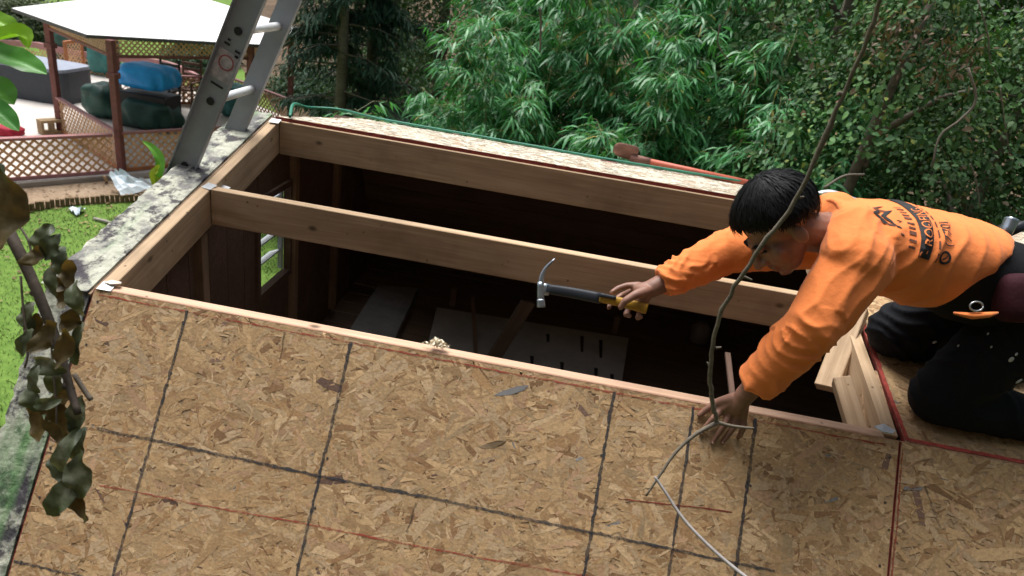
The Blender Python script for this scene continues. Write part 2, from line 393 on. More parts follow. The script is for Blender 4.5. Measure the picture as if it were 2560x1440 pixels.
# upper front slope, right-hand sheet the worker kneels on
up2 = sheet(F_UP, 2.455, SX, .004, 1.255, 13000, 13, 'strand-board sheet under the knees of the worker, edged in red')
line_strip('red_line', MT['chalk_red'], up2, (2.462, .01), (2.462, 1.2), .013, 31, .0026, .12)
line_strip('red_line', MT['chalk_red'], up2, (2.46, .012), (4.8, .012), .013, 32, .0027, .12)
# upper rear slope
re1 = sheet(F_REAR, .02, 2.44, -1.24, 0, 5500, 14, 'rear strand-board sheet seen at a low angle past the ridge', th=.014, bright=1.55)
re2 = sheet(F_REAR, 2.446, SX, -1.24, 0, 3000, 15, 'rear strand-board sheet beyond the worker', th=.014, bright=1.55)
for s_, x0, x1 in ((re1, .02, 2.44), (re2, 2.446, SX)):
    MB().box((x0, .0024, -.014), (x1, .0044, .0004)).build('red_edge', MT['osb_red'], s_)

def beam(name, p0, p1, up, wd, dp, mat='lumber', label=None, parent=shed, bev=.0025):
    """board of width wd (sideways) and depth dp (downwards from the p0-p1 line)"""
    Mx, L = beam_matrix(p0, p1, up)
    o = MB().box((0, -wd/2, -dp), (L, wd/2, 0), bev=bev).build(name, MT[mat], M=Mx); under(o, parent)
    if label: o['label'] = label
    return o
ym = LU/2*cB; zm = ym*math.tan(BE)
beam('purlin', (.0445, ym, zm), (2.398, ym, zm), (0, 0, 1), .040, .142, label='middle purlin crossing the roof opening')
beam('purlin', (2.445, ym, zm-.016), (SX-.05, ym, zm-.016), (0, 0, 1), .040, .142)
beam('ridge_beam', (.0445, RY-.021, RZ-.010), (SX-.05, RY-.021, RZ-.010), (0, 0, 1), .040, .150, label='ridge beam at the back of the opening')
# end rafter of the gable, two lengths with a joint at the purlin
up_v = (0, -sB, cB)
P = lambda x, s, z=0: V((x, s*cB - z*sB, s*sB + z*cB))
beam('rafter', P(.021, .012), P(.021, .645), up_v, .042, .142, label='gable rafter between eave kink and purlin')
beam('rafter', P(.021, .652, -.003), P(.021, 1.262, -.003), up_v, .042, .142, label='gable rafter between purlin and ridge')
beam('rafter', P(2.421, .02), P(2.421, 1.262), up_v, .040, .142, label='rafter at the right side of the opening')
for xx in (3.05, 3.65, 4.25, 4.84): beam('rafter', P(xx, .02, -.014), P(xx, 1.262, -.014), up_v, .040, .142)
beam('kink_plate', (.0445, .0215, .0035), (2.398, .0215, .0035), (0, 0, 1), .038, .089, 'pink_lumber', 'pale pinkish plate along the top edge of the near strand board')
# lower-slope rafters under the strand board (hidden side)
Q = lambda x, s, z=0: V((x, -s*cA - z*sA, -s*sA + z*cA))
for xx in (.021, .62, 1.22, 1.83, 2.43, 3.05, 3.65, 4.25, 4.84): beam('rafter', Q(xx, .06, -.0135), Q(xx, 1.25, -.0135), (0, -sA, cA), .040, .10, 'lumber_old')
# boards at the right side of the opening
def board4(name, q0, q1, up, wd, dp, mat, label=None): return beam(name, q0, q1, up, wd, dp, mat, label)
board4('brace', atT(2140, 765, 2.42), atT(2064, 965, 2.30), (-.62, -.75, .2), .075, .038, 'lumber', 'wide pale brace under the arm of the worker')
board4('brace', atT(2105, 940, 2.22), atT(2150, 1085, 2.10), (-.3, -.5, .8), .055, .05, 'lumber', 'short pale block beside the rafter')
MB().add([P(2.405, .30, -.004), P(2.39, .075, -.10), P(2.452, .045, -.02), P(2.452, .30, -.004)], [(0, 1, 2, 3)]).add([P(2.405, .30, -.016), P(2.39, .075, -.112), P(2.452, .045, -.032), P(2.452, .30, -.016)], [(3, 2, 1, 0)]).build('gusset_plate', MT['osb'])
under(bpy.data.objects['gusset_plate'], shed)

# rake overhang boards with moss
def m_moss():
    g = N('mossy_board'); v = g.coord('Object', rand=False); a = g.noise(v, 9, 8, .72); b = g.noise(v, 5.5, 6, .65); c3 = g.noise(v, 40, 6, .7)
    c = g.ramp(c3, [(.3, (.36, .37, .29)), (.7, (.58, .58, .49))])
    c = g.mix(g.ramp(b, [(.47, 0), (.57, .85)]), c, (.14, .135, .14))
    c = g.mix(g.ramp(a, [(.49, 0), (.57, .92)]), c, (.055, .05, .06))
    v2 = g.coord('Object', (3, .55, 3), rand=False); d = g.noise(v2, 3.2, 4); tc = g.n('ShaderNodeTexCoord'); sx = g.n('ShaderNodeSeparateXYZ'); g.l(tc.outputs['Object'], sx.inputs[0])
    mr = g.n('ShaderNodeMapRange'); mr.inputs[1].default_value = .95; mr.inputs[2].default_value = 1.3; g.l(sx.outputs[1], mr.inputs[0])
    mr2 = g.n('ShaderNodeMapRange'); mr2.inputs[1].default_value = -.25; mr2.inputs[2].default_value = -.45; g.l(sx.outputs[1], mr2.inputs[0])
    ad = g.n('ShaderNodeMath', operation='ADD'); g.l(mr.outputs[0], ad.inputs[0]); g.l(mr2.outputs[0], ad.inputs[1])
    mu = g.n('ShaderNodeMath', operation='MULTIPLY_ADD'); g.l(ad.outputs[0], mu.inputs[0]); mu.inputs[1].default_value = .22; g.l(d, mu.inputs[2])
    c = g.mix(g.ramp(mu.outputs[0], [(.60, 0), (.78, .7)]), c, (.13, .30, .10))
    g.bump(c3, .7, .008); return g.fin(c, .95, spec=.15)
MT['moss'] = m_moss()
def mossy(Mx, x0, x1, y0, y1, seed, label):
    r = np.random.default_rng(seed); m = MB(); nx, ny = 9, int((y1-y0)/.02); k = 0
    for j in range(ny+1):
        for i in range(nx+1):
            y = y0+(y1-y0)*j/ny; x = x0+(x1-x0)*i/nx
            if i == 0: x += r.normal(0, .0035)
            z = .0015 + .004*abs(mnoise.noise((x*18, y*18, seed))) + .004*max(0, mnoise.noise((x*60, y*60, 3.3)))
            m.v.append((x, y, z)); m.c.append((1, 1, 1))
    for j in range(ny):
        for i in range(nx): a_ = j*(nx+1)+i; m.f.append((a_, a_+1, a_+nx+2, a_+nx+1))
    m.box((x0+.006, y0, -.018), (x1, y1, .0003))
    o = m.build('rake_board', MT['moss'], M=Mx); under(o, shed); o['label'] = label
    return o
mossy(F_UP, -.158, -.012, -.02, 1.31, 5, 'mossy rake board beside the open upper roof')
mossy(F_LOW, -.150, -.009, -1.27, -.012, 6, 'mossy green rake board along the lower slope')
o = MB().box((-.0115, -.02, -.06), (-.0025, 1.30, -.006)).build('rake_trim', MT['lumber_old'], M=F_UP); under(o, shed)
o = MB().box((-.0085, -1.27, -.06), (-.003, -.02, -.010)).build('rake_trim', MT['siding'], M=F_LOW); under(o, shed)

# gable wall inside: vertical siding boards around a louvred window
LF = -1.10
WY0, WY1, WZ0, WZ1 = 1.10, 1.435, -.515, -.06
def roofz(y):
    if y < 0: return y*math.tan(AL)
    if y < RY: return y*math.tan(BE)
    if y < 2.48: return RZ-(y-RY)*math.tan(GA)
    return RZ-(2.48-RY)*math.tan(GA)-(y-2.48)*1.6
cuts = sorted(set([round(-.66+.148*k, 4) for k in range(26)] + [WY0, WY1, 3.15])); cuts = [c for c in cuts if c <= 3.15]
for y, y1 in zip(cuts[:-1], cuts[1:]):
    if y1-y < .012: continue
    a, b = y+.002, y1-.002
    z1a, z1b = roofz(a)-.025, roofz(b)-.025
    segs = [(LF, None)]
    if b > WY0+.01 and a < WY1-.01: segs = [(LF, WZ0-.012), (WZ1+.012, None)]
    for z0, z1 in segs:
        ta, tb = (z1a, z1b) if z1 is None else (z1, z1)
        if ta < z0+.02 or tb < z0+.02: ta = max(ta, z0+.02); tb = max(tb, z0+.02)
        x0, x1 = -.022, -.006 + .002*random.random()
        m = MB().add([(x0,a,z0),(x1,a,z0),(x1,b,z0),(x0,b,z0),(x0,a,ta),(x1,a,ta),(x1,b,tb),(x0,b,tb)], [(0,3,2,1),(4,5,6,7),(0,1,5,4),(1,2,6,5),(2,3,7,6),(3,0,4,7)])
        under(m.build('siding_board', MT['siding']), shed)
for ya, yb in ((WY0-.03, WY0), (WY1, WY1+.03)):
    under(MB().box((-.025, ya, WZ0-.03), (.012, yb, WZ1+.03)).build('window_trim', MT['siding']), shed)
under(MB().box((-.026, WY0+.0005, WZ0-.03), (.0125, WY1-.0005, WZ0)).build('window_sill', MT['siding']), shed)
under(MB().box((-.026, WY0+.0005, WZ1), (.0125, WY1-.0005, WZ1+.03)).build('window_trim', MT['siding']), shed)
MT['louver'] = m_plain('grey_glass_louver', (.36, .39, .43), .25, var=.2, spec=.6)
win = MB().box((-.05, WY1-.016, WZ0), (-.028, WY1, WZ1)).build('window', MT['louver']); under(win, shed)
for k in range(4):
    Ml = Matrix.Translation((-.055, 0, WZ0+.10+.10*k)) @ Matrix.Rotation(R_(-25), 4, 'Y')
    o = MB().box((-.045, WY0+.01, -.003), (.025, WY1-.01, .003), M=Ml).build('louver_pane', MT['louver']); o.parent = win
for yy, nm in ((.585, 1), (-.12, 2), (1.475, 3), (2.1, 4)):
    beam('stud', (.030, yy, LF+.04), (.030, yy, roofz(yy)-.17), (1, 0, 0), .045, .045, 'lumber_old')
# loft floor planks
for k in range(26):
    ya = -.66+k*.148
    if ya > 3.1: break
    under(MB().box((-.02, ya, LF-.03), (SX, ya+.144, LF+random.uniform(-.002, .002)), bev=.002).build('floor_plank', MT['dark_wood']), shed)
# outer shell
def slab(name, lo, hi, mat): return under(MB().box(lo, hi).build(name, MT[mat]), shed)
slab('front_wall', (-.02, -.70, GZ), (SX, -.665, -1.02), 'siding')
slab('rear_wall', (-.02, 3.16, GZ), (SX, 3.19, -1.02), 'siding')
slab('gable_wall', (-.05, -.664, GZ), (-.022, 3.159, LF-.03), 'siding')
slab('gable_wall', (SX, -.664, GZ), (SX+.03, 3.159, -.04), 'siding')
zr = roofz(2.48)
m = MB().add([(-.15, 2.47, zr), (SX, 2.47, zr), (SX, 3.22, -1.12), (-.15, 3.22, -1.12), (-.15, 2.455, zr-.02), (SX, 2.455, zr-.02), (SX, 3.19, -1.14), (-.15, 3.19, -1.14)],
             [(0, 3, 2, 1)[::-1], (4, 5, 6, 7)[::-1], (0, 1, 5, 4), (1, 2, 6, 5), (2, 3, 7, 6), (3, 0, 4, 7)])
under(m.build('rear_roof', MT['dark_wood']), shed)
for k in range(8):
    f0, f1 = k/8, (k+.94)/8; pa = V((0, 2.44, zr-.028)); pb = V((0, 3.165, -1.12)); dd_ = pb-pa; qa, qb = pa+dd_*f0, pa+dd_*f1; o3 = V((0, -.016, -.010))
    under(MB().add([V((-.02, 0, 0))+qa, V((SX, 0, 0))+qa, V((SX, 0, 0))+qb, V((-.02, 0, 0))+qb, V((-.02, 0, 0))+qa+o3, V((SX, 0, 0))+qa+o3, V((SX, 0, 0))+qb+o3, V((-.02, 0, 0))+qb+o3], [(0, 1, 2, 3), (7, 6, 5, 4), (0, 4, 5, 1), (1, 5, 6, 2), (2, 6, 7, 3), (3, 7, 4, 0)]).build('sheathing_board', MT['dark_wood']), shed)
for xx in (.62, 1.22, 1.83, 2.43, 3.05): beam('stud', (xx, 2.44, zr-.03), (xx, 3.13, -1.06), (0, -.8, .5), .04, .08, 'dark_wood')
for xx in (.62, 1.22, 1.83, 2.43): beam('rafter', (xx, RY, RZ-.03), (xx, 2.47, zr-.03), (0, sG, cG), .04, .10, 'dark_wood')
# torn shingle and metal bits at the joints
MT['tin'] = m_plain('galvanised_tin', (.62, .64, .66), .35, .6, .15, 20)
for q in (P(.03, .015, .004), P(.03, .65, .002), P(.03, 1.245, .004), P(.055, .70, -.03)):
    Mx = Matrix.Translation(tuple(q)) @ Matrix.Rotation(random.uniform(-.4, .4), 4, 'Z') @ Matrix.Rotation(BE, 4, 'X')
    under(MB().box((-.022, -.018, 0), (.022, .02, .0015)).build('joint_plate', MT['tin'], M=Mx), shed)
# ------------------------------------------------------------------ patio, dirt bed, edging
MT['concrete'] = m_plain('pale_concrete', (.56, .52, .48), .85, var=.12, scale=1.5, bump=.1)
MT['redwood'] = m_plain('red_stained_wood', (.20, .075, .065), .6, var=.2, scale=12)
MT['rail_red'] = m_plain('faded_red_rail', (.36, .17, .165), .55, var=.15, scale=9)
MT['lattice'] = m_plain('cedar_lattice', (.66, .40, .23), .7, var=.25, scale=10)
MT['orange_wood'] = m_plain('orange_stained_wood', (.40, .15, .06), .6, var=.2, scale=10)
MT['grey_board'] = m_wood('weathered_grey_board', (.26, .23, .20), (.38, .35, .31), knots=False)
PZ = -3.30
P1, P2, P3, P4 = V((-9.48, 11.2)), V((-7.06, 9.81)), V((-5.12, 11.82)), V((-5.62, 15.13))
GC = (P1+P4)/2; P5, P6 = 2*GC-P2, 2*GC-P3
HEX = [P1, P2, P3, P4, P5, P6]
fp = V((-6.76, 9.80)); fl = V((-9.2, 6.77))                     # lattice fence line
tag(MB().prism([(-6.70, 9.72), (-4.95, 11.7), (-5.4, 15.4), (-8, 17.2), (-17, 17.2), (-17, 6.2), (-9.6, 6.2)], GZ-.05, PZ).build('patio', MT['concrete']), 'pale concrete patio under the gazebo', 'patio', kind='structure')
EDGE = spline([(-7.6, 5.6, 0), (-7.25, 6.4, 0), (-6.95, 7.2, 0), (-6.76, 7.78, 0), (-6.42, 8.28, 0), (-5.83, 8.80, 0), (-5.1, 9.2, 0), (-4.4, 9.5, 0)], 120)
bed = [tuple(q[:2]) for q in EDGE[::4]] + [(-4.2, 11.5), (-4.95, 11.75), (-6.70, 9.70), (-9.6, 6.1), (-9.0, 5.3)]
MB().add([(q[0], q[1], GZ+.012) for q in bed], [tuple(range(len(bed)))]).build('dirt_bed', MT['dirt'])['kind'] = 'structure'
edging = empty('log_edging', (-6.4, 8.3, GZ), 'low curved edging of short upright brown logs between lawn and dirt', 'garden edging')
lm = MB(); lm.tube([(0, 0, -.06), (0, 0, .125)], [.034, .032], 8).box((-.001, -.001, .1), (.001, .001, .12))
stake_me = lm.mesh('edging_log'); stake_me.materials.append(m_wood('edging_log', (.13, .085, .045), (.24, .16, .09), knots=False))
seg = [np.linalg.norm(EDGE[i+1]-EDGE[i]) for i in range(len(EDGE)-1)]; cum = np.r_[0, np.cumsum(seg)]
for k in range(int(cum[-1]/.072)):
    s_ = k*.072; i = min(np.searchsorted(cum, s_, 'right')-1, len(EDGE)-2); q = EDGE[i]+(EDGE[i+1]-EDGE[i])*(s_-cum[i])/seg[i]
    o = bpy.data.objects.new('log', stake_me); COL.objects.link(o); o.location = (q[0], q[1], GZ+.01+random.uniform(-.012, .012)); o.rotation_euler = (random.uniform(-.05, .05), random.uniform(-.05, .05), random.uniform(0, 6));
    o.parent = edging; o.matrix_parent_inverse = Matrix.Translation(edging.location).inverted()

# ------------------------------------------------------------------ lattice helper
def lattice(name, a, b, z0, z1, parent, mat='lattice', pitch=.14, wd=.078):
    """crossed diagonal laths clipped to the panel a-b (plan), z0-z1"""
    a, b = V(a), V(b); L = np.linalg.norm(b-a); d = (b-a)/L; nn = np.array((-d[1], d[0])); H = z1-z0; m = MB()
    for sgn, off in ((1, .004), (-1, -.005)):
        c = -H
        while c < L+H:
            u0, u1 = c, c+H
            pts = []
            for (u, t) in ((0, 0), (1, 1)):
                pass
            # centre line from (c,0) to (c+H,H) or mirrored; clip in u
            lo, hi = max(0, c), min(L, c+H)
            if hi-lo > .03:
                def pt(u, s):
                    zz = (u-c) if sgn > 0 else H-(u-c)
                    uu = min(max(u + s*wd*.7, 0), L)
                    q = a+d*uu+nn*off; return (q[0], q[1], z0+zz)
                def pq(u, s, o2):
                    x, y, z = pt(u, s); return (x+nn[0]*o2, y+nn[1]*o2, z)
                vs = [pq(lo, -.5, -.003), pq(hi, -.5, -.003), pq(hi, .5, -.003), pq(lo, .5, -.003), pq(lo, -.5, .003), pq(hi, -.5, .003), pq(hi, .5, .003), pq(lo, .5, .003)]
                m.add(vs, [(0,3,2,1),(4,5,6,7),(0,1,5,4),(1,2,6,5),(2,3,7,6),(3,0,4,7)])
            c += pitch
    o = m.build(name, MT[mat], None); o['kind'] = 'stuff'; under(o, parent); return o
def rail(name, a, b, z, parent, wd=.09, h=.04, mat='rail_red'):
    return beam(name, (a[0], a[1], z), (b[0], b[1], z), (0, 0, 1), wd, h, mat, parent=parent, bev=.004)
def post(name, q, z0, z1, s, parent, mat='redwood'):
    return under(MB().box((q[0]-s/2, q[1]-s/2, z0), (q[0]+s/2, q[1]+s/2, z1), bev=.006).build(name, MT[mat]), parent)

# ------------------------------------------------------------------ gazebo
EZ = -.92
gz = empty('gazebo', (GC[0], GC[1], PZ), 'red wooden gazebo with low white roof and lattice panels', 'gazebo')
g = N('white_roof'); v = g.coord('Object', rand=False); a_ = g.noise(v, 3, 5); kk = g.ramp(g.voro(v, 2.2), [(.05, (.66, .72, .74)), (.09, (.82, .83, .83))])
MT['white_roof'] = g.fin(g.mix(.3, kk, g.ramp(a_, [(.3, .8), (.7, .88)])), .6)
ap = (GC[0], GC[1], EZ+.62); m = MB(); n = 6
eo = [GC+(q-GC)*1.05 for q in HEX]
m.add([(q[0], q[1], EZ) for q in eo]+[ap], [(i, (i+1) % n, n) for i in range(n)])
m.add([(q[0], q[1], EZ-.05) for q in eo]+[(ap[0], ap[1], ap[2]-.06)], [((i+1) % n, i, n) for i in range(n)])
o = m.build('roof', MT['white_roof']); under(o, gz)
MT['dark_eave'] = m_plain('dark_eave', (.09, .085, .085), .7)
for i in range(6):
    a, b = eo[i], eo[(i+1) % 6]; f = beam('eave_trim', (a[0], a[1], EZ-.004), (b[0], b[1], EZ-.004), (0, 0, 1), .025, .055, 'dark_eave', parent=gz)
POSTS = [V((-9.2, 11.5)), V((-6.76, 9.83)), V((-5.28, 11.9)), V((-5.75, 14.95)), P5*.97+GC*.03, P6*.97+GC*.03]
for i, q in enumerate(POSTS):
    po = post('post', q, PZ, EZ-.055, .115, gz)
    MB().box((q[0]-.085, q[1]-.085, -1.62), (q[0]+.085, q[1]+.085, -1.52), bev=.01).build('post_collar', MT['redwood']).parent = po
    a, b = q, POSTS[(i+1) % 6]
    lattice('valance_lattice', a, b, -1.24, EZ-.06, gz, 'lattice', .095, .056)
    rail('valance_rail', a, b, -1.22, gz, .05, .05, 'redwood')
    if i in (0, 1, 3, 4):
        rail('hand_rail', a, b, -2.56, gz); lattice('railing_lattice', a, b, PZ+.06, -2.60, gz); rail('bottom_rail', a, b, PZ+.07, gz, .05, .06, 'orange_wood')
# lattice fence running off to the left from the front post
fe = empty('lattice_fence', (fp[0], fp[1], PZ), 'low lattice fence with pink-red top rail left of the gazebo', 'fence')
a, b = fp+V((-.06, -.075)), fl
rail('top_rail', a, b, -2.57, fe, .12, .05); lattice('lattice_panel', a, b, PZ+.05, -2.62, fe, 'lattice', .15, .082); rail('bottom_rail', a, b, PZ+.06, fe, .05, .06, 'rail_red')
post('fence_post', fl, PZ-.08, -2.5, .1, fe)
rim = beam('patio_rim', (fp[0]+.04, fp[1]-.14, PZ-.002), (fl[0]+.1, fl[1]-.12, PZ-.002), (0, 0, 1), .05, .13, 'grey_board', parent=fe)
# back fence with curved red top
bf = empty('lattice_fence', (-8.2, 18.0, PZ), 'far lattice fence with arched red rail behind the gazebo', 'fence')
arc = spline([atY(-20, 100, 18), atY(75, 103, 17.6), atY(150, 118, 17.2), atY(250, 135, 17.2), atY(335, 142, 17.2), atY(390, 148, 17), atY(440, 160, 16.6), atY(500, 190, 16), atY(560, 225, 15.4)], 14)
for i in range(13):
    a, b = arc[i], arc[i+1]
    beam('top_rail', tuple(a), tuple(b), (0, 0, 1), .10, .16, 'rail_red', parent=bf)
    lattice('lattice_panel', a[:2], b[:2], PZ+.02, min(a[2], b[2])-.16, bf, 'lattice', .14, .07)
# orange lattice gate standing open
gt = empty('lattice_gate', (-9.9, 14.2, PZ), 'orange lattice gate panel standing on the patio by the hot tub', 'gate')
ga, gb = atZ(172, 200, PZ)[:2], atZ(212, 193, PZ)[:2]
gtop = -2.30
for q in (ga, gb): post('gate_stile', q, PZ+.02, gtop, .07, gt, 'orange_wood')
rail('gate_rail', ga, gb, gtop+.01, gt, .07, .08, 'orange_wood'); rail('gate_rail', ga, gb, PZ+.10, gt, .07, .08, 'orange_wood'); lattice('lattice_panel', ga, gb, PZ+.10, gtop-.06, gt, 'lattice', .12, .07)

# ------------------------------------------------------------------ hot tub
ht = empty('hot_tub', (-12.0, 14.05, PZ), 'dark grey hot tub with curved side on the patio', 'hot tub')
MT['tub'] = m_plain('dark_grey_tub', (.045, .05, .06), .6, var=.12); MT['tub_rim'] = m_plain('pale_blue_rim', (.26, .29, .36), .5)
poly = []
for k in range(48):
    t_ = 2*math.pi*k/48; c, s = math.cos(t_), math.sin(t_); e_ = .3
    poly.append((-12.15+1.55*math.copysign(abs(c)**e_, c), 14.05+.62*math.copysign(abs(s)**e_, s)))
m = MB(); m.prism(poly, PZ, PZ+.72); o = m.build('cabinet', MT['tub']); under(o, ht)
inner = [(-12.15+(q[0]+12.15)*.99, 14.05+(q[1]-14.05)*.99) for q in poly]
under(MB().prism(inner, PZ+.721, PZ+.80).build('rim', MT['tub_rim']), ht)

# ------------------------------------------------------------------ things under the gazebo
def blob(name, c, r, mat, label, cat, seed, parent=None, flat=.25, amp=.22, sq=.7, group=None):
    """cloth-covered bulk: squarish lump with folds, standing on its base"""
    nu, nv = 40, 20; m = MB(); c = V(c)
    for j in range(nv+1):
        ph = j/nv*math.pi
        for i in range(nu):
            th = 2*math.pi*i/nu; s, cc = math.sin(ph), math.cos(ph)
            x = math.copysign(abs(math.cos(th))**sq, math.cos(th))*s**.6; y = math.copysign(abs(math.sin(th))**sq, math.sin(th))*s**.6; z = math.copysign(abs(cc)**.7, cc)
            f = 1+amp*mnoise.noise((x*2+seed, y*2, z*1.3))+amp*.5*math.sin(th*9+seed+2*mnoise.noise((x, y, seed)))*max(0, -z*.6+.5)*s
            m.v.append((c[0]+r[0]*x*f, c[1]+r[1]*y*f, c[2]+r[2]*(1+z*(1+amp*.5*mnoise.noise((x*3, y*3, seed)))))); m.c.append((1, 1, 1))
    for j in range(nv):
        for i in range(nu): m.f.append((j*nu+i, (j+1)*nu+i, (j+1)*nu+(i+1) % nu, j*nu+(i+1) % nu))
    o = m.build(name, mat, parent, True)
    if label: tag(o, label, cat, group)
    return o
MT['blue_tarp'] = m_plain('bright_blue_tarp', (.02, .36, 1.0), .4, var=.2, scale=5, bump=.4); MT['green_tarp'] = m_plain('dark_green_tarp', (.018, .062, .048), .5, var=.35, scale=5, bump=.5)
MT['teal_tarp'] = m_plain('teal_tarp', (.05, .20, .19), .5, var=.3, scale=5, bump=.4); MT['black'] = m_plain('black_plastic', (.02, .02, .022), .5); MT['steel'] = m_plain('dull_steel', (.42, .43, .45), .35, .8)
bt = empty('covered_grill', (-8.1, 13.0, PZ), 'grill under a bright blue cover in the gazebo', 'grill')
under(blob('cover', (-8.15, 13.0, -2.44), (.60, .42, .27), MT['blue_tarp'], None, None, 2, amp=.2, sq=.55), bt)
under(MB().box((-8.7, 12.7, PZ), (-7.6, 13.3, -2.52), bev=.02).build('cart', MT['black']), bt)
for k, xx in enumerate((-8.4, -8.0, -7.7)): under(MB().tube([(xx, 12.66, -2.75), (xx, 12.69, -2.75)], .06, 10).build('knob', MT['steel']), bt)
q = atZ(350, 300, PZ+.25); blob('covered_furniture', (q[0], q[1]+.4, PZ), (.62, .45, .34), MT['green_tarp'], 'low furniture under a dark green cover behind the front railing', 'covered furniture', 5)
q = atZ(250, 262, PZ+.3); blob('covered_furniture', (q[0], q[1]+.2, PZ), (.42, .4, .38), MT['green_tarp'], 'rounded dark green covered chair left of the front gazebo post', 'covered furniture', 8)
q = atZ(590, 260, PZ+.3); blob('covered_furniture', (q[0], q[1], PZ), (.4, .4, .4), MT['teal_tarp'], 'teal covered bulk seen between the ladder rails', 'covered furniture', 9)
q = atZ(228, 190, PZ); blob('covered_stack', (q[0]+.1, q[1]+.5, PZ), (.34, .4, .62), MT['teal_tarp'], 'tall teal-green covered stack behind the orange lattice gate', 'covered stack', 4, sq=.6)
q = atZ(45, 190, PZ); blob('covered_stack', (q[0]+.3, q[1]+2.1, PZ+.0), (.9, .4, .55), MT['green_tarp'], 'covered bulk behind the hot tub', 'covered stack', 14)
# metal patio chairs beside the grill
for k, (px, py, lb) in enumerate(((470, 262, 'tall dark wooden patio chair behind the ladder foot'), (415, 268, 'dark patio chair beside the blue covered grill'))):
    q = atZ(px, py, PZ); ch = empty('patio_chair', (q[0], q[1], PZ), lb, 'chair')
    m_ = MT['siding'] if k == 0 else MT['black']
    for sx in (-.24, .24):
        for sy in (-.22, .22):
            h = 1.15 if sy > 0 else .62
            MB().tube([(sx, sy, 0), (sx*1.02, sy+.06*(sy > 0), h)], .03, 8).build('leg', m_, ch)
    MB().box((-.27, -.25, .40), (.27, .25, .45), bev=.01).build('seat', m_, ch)
    for j in range(4): MB().box((-.25, .23, .55+.14*j), (.25, .26, .63+.14*j), bev=.006).build('back_slat', m_, ch)
    for sx in (-.26, .26): MB().box((sx-.03, -.25, .60), (sx+.03, .25, .63), bev=.006).build('arm_rest', m_, ch)
# hollow block
q = atZ(130, 333, PZ); cb = MB()
def hollow(m, s):
    a, b, c = s; t_ = .05
    m.box((-a, -b, 0), (a, -b+t_, c)).box((-a, b-t_, 0), (a, b, c)).box((-a, -b+t_, 0), (-a+t_, b-t_, c)).box((a-t_, -b+t_, 0), (a, b-t_, c)).box((-.025, -b+t_, .001), (.025, b-t_, c-.001))
hollow(cb, (.22, .14, .22)); o = cb.build('cardboard_box', m_plain('tan_block', (.36, .25, .14), .85, var=.2), M=Matrix.Translation((q[0], q[1], PZ+.15)) @ Matrix.Rotation(R_(60), 4, 'Z') @ Matrix.Rotation(R_(90), 4, 'X') @ Matrix.Translation((0, 0, -.1)))
tag(o, 'tan hollow block on the patio by the left gazebo post', 'block')
q = atZ(158, 326, PZ); tag(MB().tube([(q[0], q[1], PZ), (q[0], q[1], PZ+.02), (q[0], q[1], PZ+.13), (q[0], q[1], PZ+.14)], [.05, .06, .065, .05], 14).build('white_cup', m_plain('white_plastic', (.75, .78, .8), .4), smooth=True), 'small white container beside the tan block', 'container')
q = atZ(22, 338, PZ); blob('red_cushion', (q[0], q[1], PZ), (.28, .2, .1), m_plain('crimson_cloth', (.32, .01, .03), .7), 'crimson cushion on the patio at the left edge', 'cushion', 3)
q = atZ(12, 55, GZ); bl = empty('wheelbarrow', (q[0], q[1], GZ), 'blue-grey wheelbarrow far off at the upper left corner', 'wheelbarrow')
MB().add([(-.45,-.3,.75),(.55,-.3,.75),(.55,.3,.75),(-.45,.3,.75),(-.25,-.2,.4),(.3,-.2,.4),(.3,.2,.4),(-.25,.2,.4)], [(0,3,7,4),(1,0,4,5),(2,1,5,6),(3,2,6,7),(4,7,6,5)]).build('tray', m_plain('blue_grey_tray', (.10, .16, .25), .5), bl)
MB().tube([(.55, .02, .2), (.55, .1, .2)], .2, 14).build('wheel', MT['black'], bl)
for s in (-1, 1): MB().tube([(.6, s*.08, .2), (-.3, s*.28, .4), (-1.0, s*.32, .65)], .022, 6).build('handle', MT['redwood'], bl)

# crumpled pale metal flashing on the dirt, scraps on the lawn
MT['flashing'] = m_plain('pale_blue_flashing', (.62, .70, .74), .5, .1, .1, 4)
def crumple(name, corners, nx, ny, h, seed, label, cat):
    c = [V(q) for q in corners]; m = MB(); r = np.random.default_rng(seed)
    for j in range(ny+1):
        for i in range(nx+1):
            u, v_ = i/nx, j/ny; q = (c[0]*(1-u)+c[1]*u)*(1-v_)+(c[3]*(1-u)+c[2]*u)*v_
            q = q+V((0, 0, h*abs(mnoise.noise((u*2.4+seed, v_*2.1, seed)))*1.6+.01+h*.8*v_*(1-v_)*u)); m.v.append(tuple(q)); m.c.append((1, 1, 1))
    for j in range(ny):
        for i in range(nx): a_ = j*(nx+1)+i; m.f.append((a_, a_+1, a_+nx+2, a_+nx+1))
    o = m.build(name, MT['flashing']); md = o.modifiers.new('solid', 'SOLIDIFY'); md.thickness = .004; return tag(o, label, cat)
z = GZ+.02
crumple('metal_flashing', [atZ(272, 440, z+.25), atZ(300, 436, z+.28), atZ(388, 478, z), atZ(303, 496, z)], 7, 6, .16, 3, 'large crumpled sheet of pale blue flashing on the dirt bed', 'flashing')
crumple('metal_flashing', [atZ(340, 462, z+.1), atZ(385, 452, z+.12), atZ(395, 470, z), atZ(350, 478, z)], 4, 3, .12, 6, 'small bent piece of flashing beside the large crumpled sheet', 'flashing')
crumple('metal_scrap', [atZ(172, 523, z), atZ(215, 525, z), atZ(200, 538, z), atZ(188, 541, z)], 5, 4, .10, 9, 'little bright metal scrap lying on the lawn', 'metal scrap')
a, b = atZ(235, 546, GZ+.03), atZ(290, 562, GZ+.03)
tag(MB().tube([a, (a+b)/2+V((0, 0, .01)), b], [.022, .026, .02], 8).build('stick', MT['grey_board'], smooth=True), 'grey stick lying on the lawn beside the roof edge', 'stick')
